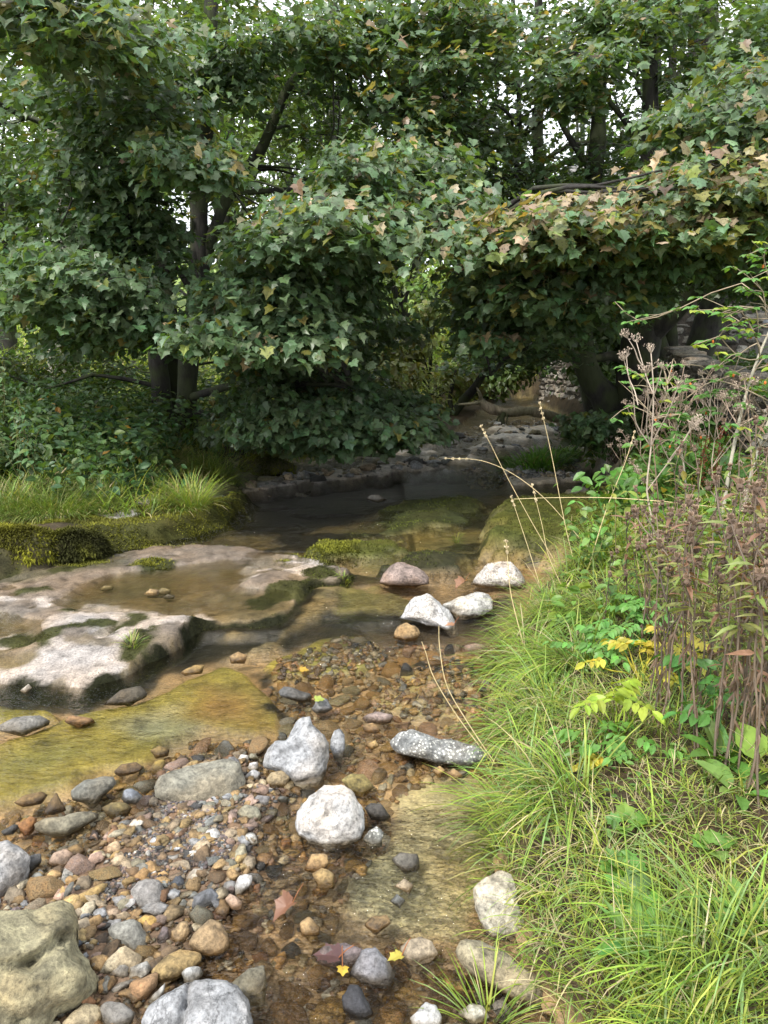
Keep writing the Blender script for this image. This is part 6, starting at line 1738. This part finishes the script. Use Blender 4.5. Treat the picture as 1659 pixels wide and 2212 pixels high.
# dry umbel stems (last summer's hogweed)
UMB = []
def umbel_variant(h, seed, nb):
    r_ = np.random.default_rng(seed); g, us = Geo(), []
    col = np.array([(.28, .21, .16), (.21, .14, .10), (.36, .30, .24)][seed % 3])
    top = np.array([r_.normal() * .08, r_.normal() * .08, h])
    st = bpath(np.zeros(3), top, 0, 6, .015); tube(g, st, [.0065, .006, .0055, .005, .004, .003], 6, 3, col)
    tips = [(top, np.array([0, 0, 1.0]))]
    for k in range(nb):
        t = r_.uniform(.35, .9); A = st[int(t * 5)]
        a = r_.uniform(0, 6.28); ln = h * r_.uniform(.22, .42)
        B = A + np.array([math.cos(a) * ln * .55, math.sin(a) * ln * .55, ln * .9])
        tube(g, bpath(A, B, -.05, 4, .02), [.004, .0035, .003, .0022], 5, 3, col); tips.append((B, norm(B - A)))
        if r_.random() < .6:
            A2 = A * .5 + B * .5; a2 = a + r_.normal(); B2 = A2 + np.array([math.cos(a2) * ln * .35, math.sin(a2) * ln * .35, ln * .5])
            tube(g, bpath(A2, B2, -.05, 4, .02), [.004, .004, .003, .002], 4, 3, col); tips.append((B2, norm(B2 - A2)))
    for p, d in tips:
        u = Geo()
        m = r_.integers(11, 18)
        for j in range(m):
            a = r_.uniform(0, 6.28); sp = r_.uniform(.2, .85)
            e = np.cross(d, [0.3, .2, 1.0]); e = e / np.linalg.norm(e); f = np.cross(d, e)
            dr = norm(d * math.cos(sp) + (e * math.cos(a) + f * math.sin(a)) * math.sin(sp))
            q = p + dr * r_.uniform(.032, .058)
            tube(u, np.array([p, (p + q) / 2 + np.array([0, 0, -.002]), q]), [.0017, .0014, .0012], 3, 2, col * 1.1)
            if r_.random() < .65:
                m2 = 4; PP = q + r_.normal(size=(m2, 3)) * .008
                leaves(u, QUAD, PP, r_.normal(size=(m2, 3)), r_.normal(size=(m2, 3)), .014, np.array([.36, .29, .23]) * r_.uniform(.5, 1.2))
        us.append(u.mesh("umbel", False)); us[-1].materials.append(M_DRY)
    return g.mesh("stem"), us


UMB = [umbel_variant(h, 300 + k, nb) for k, (h, nb) in enumerate([(1.15, 5), (.95, 4), (1.3, 6), (.8, 3)])]
for a_, b_ in UMB: a_.materials.append(M_DRY)
SPOTS = [(1310, 1060, 2, .65, "lone dry umbel leaning at the left of the dead hogweed stand"), (1368, 1085, 0, .95, "dry hogweed stem, left one of the stand's tall stems"), (1395, 1240, 2, 1.15, "tallest reddish dry hogweed stem rising from the near grass"), (1420, 1090, 1, 1.0, "dry hogweed stem just right of the tall reddish one"),
         (1450, 1075, 0, 1.1, "dry hogweed stem with high umbels in the middle of the stand"), (1478, 1100, 3, 1.15, "short dry hogweed stem in the middle of the stand"), (1500, 1080, 1, 1.05, "dry hogweed stem right of the middle of the stand"), (1535, 1120, 2, .85, "leaning dry hogweed stem beside the pale rose stem"),
         (1580, 1110, 3, 1.1, "short dry hogweed stem right of the pale rose stem"), (1625, 1150, 0, 1.0, "dark dry umbel stem at the right edge before the wall"), (1340, 1110, 3, .9, "short dry hogweed stem low at the left of the stand"), (1430, 1180, 1, .9, "dry hogweed stem among the knapweed heads"), (1650, 1240, 1, .8, "pale dry umbel low at the right edge"),
         (1460, 1040, 1, 1.0, "far dry hogweed stem before the thick right trunk"), (1555, 1050, 0, .9, "far dry hogweed stem in front of the mossy wall"), (1410, 1045, 3, 1.2, "short far dry hogweed stem below the leaning trunk"), (1515, 1045, 2, .8, "far dark dry hogweed stem behind the pale rose stem")]
for px, py, v, s, lab in SPOTS:
    b = hit(px, py); r = empty("dead_hogweed", b, rng.uniform(0, 6.28)); r.scale = (s * .85,) * 3; r.rotation_euler = (rng.normal() * .06, rng.normal() * .08, rng.uniform(0, 6.28))
    link("stem", UMB[v][0], None, r)
    for me in UMB[v][1]: link("umbel", me, None, r)
    tag(r, lab, "dead plant", "dry hogweed stems")

# withered knapweed / willowherb stalks
def stalk_variant(h, seed):
    r_ = np.random.default_rng(seed); g, lf, hds = Geo(), Geo(), []
    brown = np.array([(.085, .068, .054), (.13, .10, .075), (.17, .13, .095)][seed % 3])
    top = np.array([r_.normal() * .05, r_.normal() * .05, h]); st = bpath(np.zeros(3), top, 0, 7, .012)
    tube(g, st, [.0038, .0035, .0033, .003, .0027, .0023, .0018], 5, 3, brown)
    tips = [top]
    for k in range(r_.integers(1, 4)):
        A = st[r_.integers(4, 6)]; B = A + np.array([r_.normal() * .05, r_.normal() * .05, h * r_.uniform(.12, .25)]); tube(g, bpath(A, B, 0, 3, .03), [.003, .0028, .002], 4, 2, brown); tips.append(B)
    n = 34; t = r_.random(n) ** .8
    P = np.array([st[min(6, int(x * 6))] * (1 - (x * 6) % 1) + st[min(6, int(x * 6) + 1)] * ((x * 6) % 1) for x in t])
    a = r_.uniform(0, 6.28, n); dead = t < r_.uniform(.45, .7, n)
    ax = np.stack([np.cos(a), np.sin(a), np.where(dead, -1.6, r_.uniform(-.2, .6, n))], 1)
    c = np.where(dead[:, None], np.array([.16, .11, .08]), np.array([(.17, .23, .06), (.20, .25, .08), (.21, .12, .08), (.20, .21, .07)])[r_.integers(4, size=n)]) * r_.uniform(.7, 1.3, (n, 1))
    T = (LANCE[0] * np.array([1, 1.1, 1]), LANCE[1])
    leaves(lf, T, P, ax, np.array([0, -.2, 1.0]) + r_.normal(size=(n, 3)) * .5, np.where(dead, .04, .066) * r_.uniform(.7, 1.3, n), c)
    for p in tips:
        hd = Geo(); V0, F0 = ICO[2]; s = .010 * r_.uniform(.8, 1.2)
        hd.add(V0 * np.array([s, s, s * 1.15]) * (1 + .2 * r_.normal(size=(len(V0), 1))) + p, [F0], np.array([.10, .07, .05]))
        leaves(hd, QUAD, np.repeat(p[None], 9, 0) + np.array([0, 0, .008]), np.stack([np.cos(np.arange(9)), np.sin(np.arange(9)), np.full(9, 1.6)], 1), r_.normal(size=(9, 3)), .022, (.24, .17, .12))
        hds.append(hd.mesh("seed_head", False)); hds[-1].materials.append(M_DRY)
    return g.mesh("stem"), lf.mesh("leaves", False), hds


STK = [stalk_variant(h, 400 + k) for k, h in enumerate([.62, .75, .55, .85, .68, .5])]
for a_, b_, c_ in STK: a_.materials.append(M_DRY); b_.materials.append(M_LEAF2)
marks = [("the dock plant", 1560, 1655), ("the yellowed leafy plant", 1400, 1470), ("the upper dark green sprig", 1490, 1560), ("the tall reddish hogweed", 1395, 1240), ("the large yellow green leaf", 1645, 1670), ("the yellowing nettle", 1375, 1215)]
stalks = []
for k in range(66):
    f = rng.random()
    py = 1200 + 480 * f ** .8; px = rng.uniform(max(1400 - 40 * (1 - f), 1390), 1700)
    if py > 1600: px = rng.uniform(1500, 1700)
    stalks.append((px, py, rng.integers(6), rng.uniform(.8, 1.15)))
for px, py, v, s in [(1300, 1385, 2, .8), (1385, 1400, 0, 1), (1350, 1330, 5, 1.1), (1430, 1540, 4, 1.15), (1465, 1600, 3, 1.0), (1510, 1640, 4, 1.1), (1560, 1690, 3, 1.05), (1610, 1720, 1, 1.1), (1640, 1760, 3, 1.0)]: stalks.append((px, py, v, s))
grp = {}
for px, py, v, s in stalks:
    b = hit(px, py); r = empty("withered_stalk", b, rng.uniform(0, 6.28)); r.scale = (s, s, s); r.rotation_euler = (rng.normal() * .07, rng.normal() * .07, rng.uniform(0, 6.28))
    link("stem", STK[v][0], None, r); link("leaves", STK[v][1], None, r)
    for me in STK[v][2]: link("seed_head", me, None, r)
    j = int(np.argmin([math.hypot(px - m[1], (py - m[2]) * .7) for m in marks])); grp.setdefault(j, []).append((math.hypot(px - marks[j][1], (py - marks[j][2]) * .7), r))
for j, v in grp.items():
    v.sort(key=lambda t: t[0])
    for n_, (d_, r) in enumerate(v): tag(r, f"withered knapweed stalk with dark heads, {ORD[min(n_, 19)]} one out from {marks[j][0]}", "dead plant", "withered knapweed stalks")

# dog rose
def rose(px, py, h, lean, label, seed, leafy=1.0, r0=.014):
    b = hit(px, py); r_ = np.random.default_rng(seed); rt = empty("dog_rose", b); g, lf, hp = Geo(), Geo(), Geo()
    st = np.array([[0, 0, 0], [lean * .1, 0, h * .3], [lean * .35, .02, h * .6], [lean * .7, .0, h * .85], [lean * 1.2, -.02, h * 1.05]]); tube(g, st, [r0, r0 * .9, r0 * .75, r0 * .55, r0 * .25], 7, 5, (.40, .37, .30))
    ends = []
    for k in range(20):
        t = r_.uniform(.3, .98); i = min(3, int(t * 4)); A = st[i] * (1 - (t * 4 - i)) + st[i + 1] * (t * 4 - i)
        B = A + np.array([r_.normal() * .26 - .06, r_.normal() * .2, r_.uniform(-.02, .26)])
        Q = bpath(A, B, .12, 5, .09); tube(g, Q, [.005, .0045, .004, .003, .002], 5, 2, (.30, .24, .17)); ends += [Q[2], Q[3], B, (Q[3] + B) / 2]
        for _ in range(2):
            C = Q[3] + r_.normal(size=3) * .08; tube(g, bpath(Q[2], C, .05, 3, .05), [.003, .0025, .0015], 4, 2, (.32, .26, .18)); ends.append(C)
    for e in ends:
        if r_.random() > leafy: continue
        a = r_.uniform(0, 6.28); dr = np.array([math.cos(a), math.sin(a), -.15]); sd = np.array([-dr[1], dr[0], 0])
        P = np.array([e + dr * .05 * t for t in (.2, .2, .6, .6, 1)]); A_ = np.array([sd + dr * .4, -sd + dr * .4, sd + dr * .4, -sd + dr * .4, dr])
        c = (.26, .34, .05) if r_.random() < .25 else (.11, .24, .06)
        leaves(lf, OVAL, P, A_, np.array([0, -.3, 1.0]) + r_.normal(size=(5, 3)) * .2, .054 * r_.uniform(.8, 1.2, 5), jit(c, 5, .1, .05))
    V0, F0 = ICO[2]
    for e in ends[::11]:
        hp = Geo(); hp.add(V0 * np.array([.008, .008, .012]) + e + np.array([0, 0, -.015]), [F0], (.50, .14, .03)); link("rose_hip", hp.mesh("rose_hip"), M_DRY, rt)
    link("stems", g.mesh("stems"), M_DRY, rt); link("leaves", lf.mesh("leaves", False), M_LEAF2, rt)
    tag(rt, label, "shrub", "dog roses")


rose(1558, 1130, 1.55, .30, "dog rose with a pale straight stem, fresh leaves and orange hips", 501, .95, .013)
rose(1600, 1130, 1.25, .42, "second dog rose, darker stemmed, at the right edge before the mossy wall", 502, .7, .011)
rose(1480, 1120, .9, -.2, "low twiggy dog rose left of the pale stemmed one", 503, .6, .007)
# rusty dock seed stalks
for px, py, h, lab in [(1505, 1100, .55, "rusty red dock stalk among hogweed, left of two"), (1535, 1095, .6, "rusty red dock stalk among hogweed, right of two")]:
    b = hit(px, py); g = Geo(); tube(g, bpath(np.zeros(3), np.array([.03, 0, h]), 0, 4, .02), [.006, .005, .004, .003], 5, 3, (.20, .07, .04))
    n = 260; t = rng.uniform(.3, 1, n); P = np.stack([.03 * t + rng.normal(size=n) * .018, rng.normal(size=n) * .018, h * t], 1)
    leaves(g, QUAD, P, rng.normal(size=(n, 3)), rng.normal(size=(n, 3)), .016, jit((.22, .065, .035), n, .25)); tag(link("dock_stalk", g.mesh("dock_stalk", False), M_DRY, None, b), lab, "dead plant")

# long straw coloured grass stems that arch over the stream
def straw(pts, y, label, head=True, r=.0022):
    P = [at_y(p[0], p[1], y + (p[2] if len(p) > 2 else 0)) for p in pts]; b = P[0].copy(); P = np.array(P) - b
    g = Geo(); Q, _ = tube(g, P, np.linspace(r * 1.25, r * .6, len(P)), 5, 5, (.58, .47, .26))
    if head:
        m = 60; k = rng.integers(int(len(Q) * .82), len(Q), m); leaves(g, QUAD, Q[k] + rng.normal(size=(m, 3)) * .003, (Q[-1] - Q[-3]) + rng.normal(size=(m, 3)) * .02, rng.normal(size=(m, 3)), .013, (.55, .46, .30))
    tag(link("tall_grass", g.mesh("tall_grass", False), M_DRY, None, b), label, "grass stem", "tall straw coloured grass stems")


straw([(1245, 1235), (1220, 1130), (1195, 1000), (1180, 930), (1166, 872)], 4.7, "tall straight straw stem with a seed head in front of the far stream")
straw([(1200, 1215), (1150, 1130), (1090, 1020), (1060, 960), (1040, 922)], 4.9, "straw stem leaning left in front of the far stream")
straw([(1250, 1160), (1180, 1080), (1110, 1025), (1040, 995), (965, 990)], 4.8, "long straw stem arching far left over the water")
straw([(1660, 1112), (1500, 1090), (1330, 1076), (1200, 1075), (1110, 1078)], 4.0, "long straw stem lying almost level across the bank plants", False)
straw([(1165, 1260), (1140, 1180), (1120, 1120), (1105, 1075)], 4.5, "short straw stem left of the mossy ledge", True)
straw([(1215, 1270), (1185, 1200), (1170, 1130), (1150, 1050)], 4.4, "fine straw stem before the mossy ledge", True)
straw([(1270, 1230), (1310, 1100), (1350, 1000), (1370, 935)], 4.5, "straw stem leaning right across the bank")
straw([(1130, 1390), (1105, 1290), (1098, 1230), (1094, 1172)], 3.6, "thin upright straw stem with a narrow head by the pinkish boulder")
straw([(1070, 1650), (1010, 1560), (965, 1480), (950, 1400), (948, 1352)], 2.75, "bent straw stem leaning over the stream, right one of a pair", False, .002)
straw([(1062, 1645), (990, 1550), (938, 1465), (920, 1410), (911, 1386)], 2.8, "bent straw stem leaning over the stream, left one of a pair", False, .002)
straw([(1440, 1400), (1400, 1300), (1375, 1200), (1372, 1120)], 3.6, "pale straw stem rising beside the reddish hogweed")
# rushes at the bottom right
for k, (px, py, lab) in enumerate([(1400, 2200, "clump of upright dark green rushes at the bottom edge, left of two"), (1520, 2180, "clump of upright green rushes at the bottom edge, right of two"), (1290, 2190, "sparse grass clump on the bare bank face at the bottom edge")]):
    tussock(px, py, 60 if k < 2 else 45, .10, .30, .004, lab, (.0, .5), .1, GREEN * .8, (.1, 0), 4)
for k, (px, py, n, lab) in enumerate([(1110, 1780, 90, "blue green grass tuft drooping over the limestone block"), (1150, 1560, 160, "long leaning grass tuft at the water edge below the lichen boulder"), (1130, 1430, 220, "thick arching tuft over the water at the bank bend"), (1170, 1340, 200, "arching green tuft beside the smooth pinkish boulder"),
                                     (1230, 1440, 240, "tall bright tuft in the middle of the long bank grass"), (1560, 2060, 120, "bright tuft at the lower right edge"), (1210, 1720, 140, "green tuft on the turf above the limestone block"), (1290, 1340, 220, "tall blue green tuft at the foot of the nettles")]):
    tussock(px, py, n, .10, .36, .006, lab, (.6, 2.3), .08, GREEN * np.array([.95, 1.05, 1.1]), (-.45, -.05), 5)

# fallen leaves 
def fallen(px, py, size, col, label, dz=.01, base=None, yaw=None, curl=.0):
    b = gp(px, py, dz) if base is None else base
    g = Geo(); T = fan([(u, v) for u, v in _half] + [(1.0, 0)] + [(u, -v) for u, v in _half[::-1]], .32, .22 + curl, .22 + curl)
    a = rng.uniform(0, 6.28) if yaw is None else yaw
    leaves(g, T, np.zeros((1, 3)), np.array([[math.cos(a), math.sin(a), .1]]), np.array([[rng.normal() * .2, rng.normal() * .2, 1.0]]), size, col)
    tube(g, np.array([[0, 0, 0], [-math.cos(a) * .3 * size, -math.sin(a) * .3 * size, .03], [-math.cos(a) * .6 * size, -math.sin(a) * .6 * size, .05]]), [.0016, .0014, .001], 4, 2, (.35, .15, .07))
    tag(link("fallen_leaf", g.mesh("fallen_leaf", False), M_LEAF2, None, b), label, "leaf", "fallen leaves")


fallen(732, 2068, .075, (.11, .06, .06), "dark purple brown sycamore leaf on the flat dark stone", .03)
fallen(740, 2088, .030, (.46, .33, .05), "torn yellow leaf piece over the dark purple leaf", .042)
fallen(868, 2064, .042, (.46, .40, .08), "bright yellow leaf stuck to the flat tan stone", .035)
fallen(632, 1950, .065, (.22, .11, .07), "curled brown leaf caught at the water's edge", .03, curl=.5)
fallen(680, 1512, .05, (.35, .42, .10), "green and pink leaf lying on the pointed dark rock", .07)
fallen(1004, 1255, .09, (.30, .17, .11), "dry brown leaf leaning on the smooth pinkish boulder", .03, curl=.4)
fallen(980, 1350, .05, (.34, .19, .12), "small dry leaf on the left whitish boulder", .16)
fallen(648, 1448, .05, (.5, .33, .06), "small ochre leaf at the shelf's wet edge", .01)
# ------------------------------------------------------------------ light, sky, camera
w = bpy.data.worlds.new("World"); SC.world = w; w.use_nodes = True
nt = w.node_tree
for n in list(nt.nodes): nt.nodes.remove(n)
wo = nt.nodes.new("ShaderNodeOutputWorld"); bg = nt.nodes.new("ShaderNodeBackground")
sky = nt.nodes.new("ShaderNodeTexSky"); sky.sky_type = "NISHITA"; sky.sun_disc = False
SUN_EL, SUN_AZ = rad(52), rad(215)      # azimuth clockwise from +y
sky.sun_elevation = SUN_EL; sky.sun_rotation = SUN_AZ
sky.dust_density = 4; sky.air_density = 1.0; sky.ozone_density = 1.0
# thin bright overcast veil over the blue
tc = nt.nodes.new("ShaderNodeTexCoord"); nn = nt.nodes.new("ShaderNodeTexNoise"); nn.inputs["Scale"].default_value = 2.2; nn.inputs["Detail"].default_value = 5
nt.links.new(tc.outputs["Generated"], nn.inputs["Vector"])
rr = ramp(nt, nn, [(.3, (7.2, 7.6, 8.2)), (.7, (10.5, 10.6, 10.7))])
sk = mixc(nt, .8, sky.outputs[0], rr.outputs[0])
nt.links.new(sk, bg.inputs["Color"]); bg.inputs["Strength"].default_value = .15
nt.links.new(bg.outputs[0], wo.inputs[0])
sl = bpy.data.lights.new("sun", "SUN"); sl.energy = 2.6; sl.angle = rad(6); sl.color = (1, .95, .87)
so = bpy.data.objects.new("sun", sl); COL.objects.link(so)
sd = np.array([math.sin(SUN_AZ) * math.cos(SUN_EL), math.cos(SUN_AZ) * math.cos(SUN_EL), math.sin(SUN_EL)])
so.rotation_euler = Vector(sd).to_track_quat("Z", "Y").to_euler()
cam = bpy.data.cameras.new("camera"); co = bpy.data.objects.new("camera", cam); COL.objects.link(co)
co.location = EYE; co.rotation_euler = (rad(90) - PITCH, 0, 0)
cam.sensor_fit = "VERTICAL"; cam.sensor_height = 36; cam.lens = PF / PH * 36
cam.clip_start = .05; cam.clip_end = 500
SC.camera = co
SC.view_settings.view_transform = "Standard"; SC.view_settings.look = "None"
SC.view_settings.exposure = .95; SC.view_settings.gamma = 1
SC.cycles.use_denoising = True
SC.cycles.max_bounces = 10; SC.cycles.transparent_max_bounces = 12
SC.render.resolution_x = 768; SC.render.resolution_y = 1024
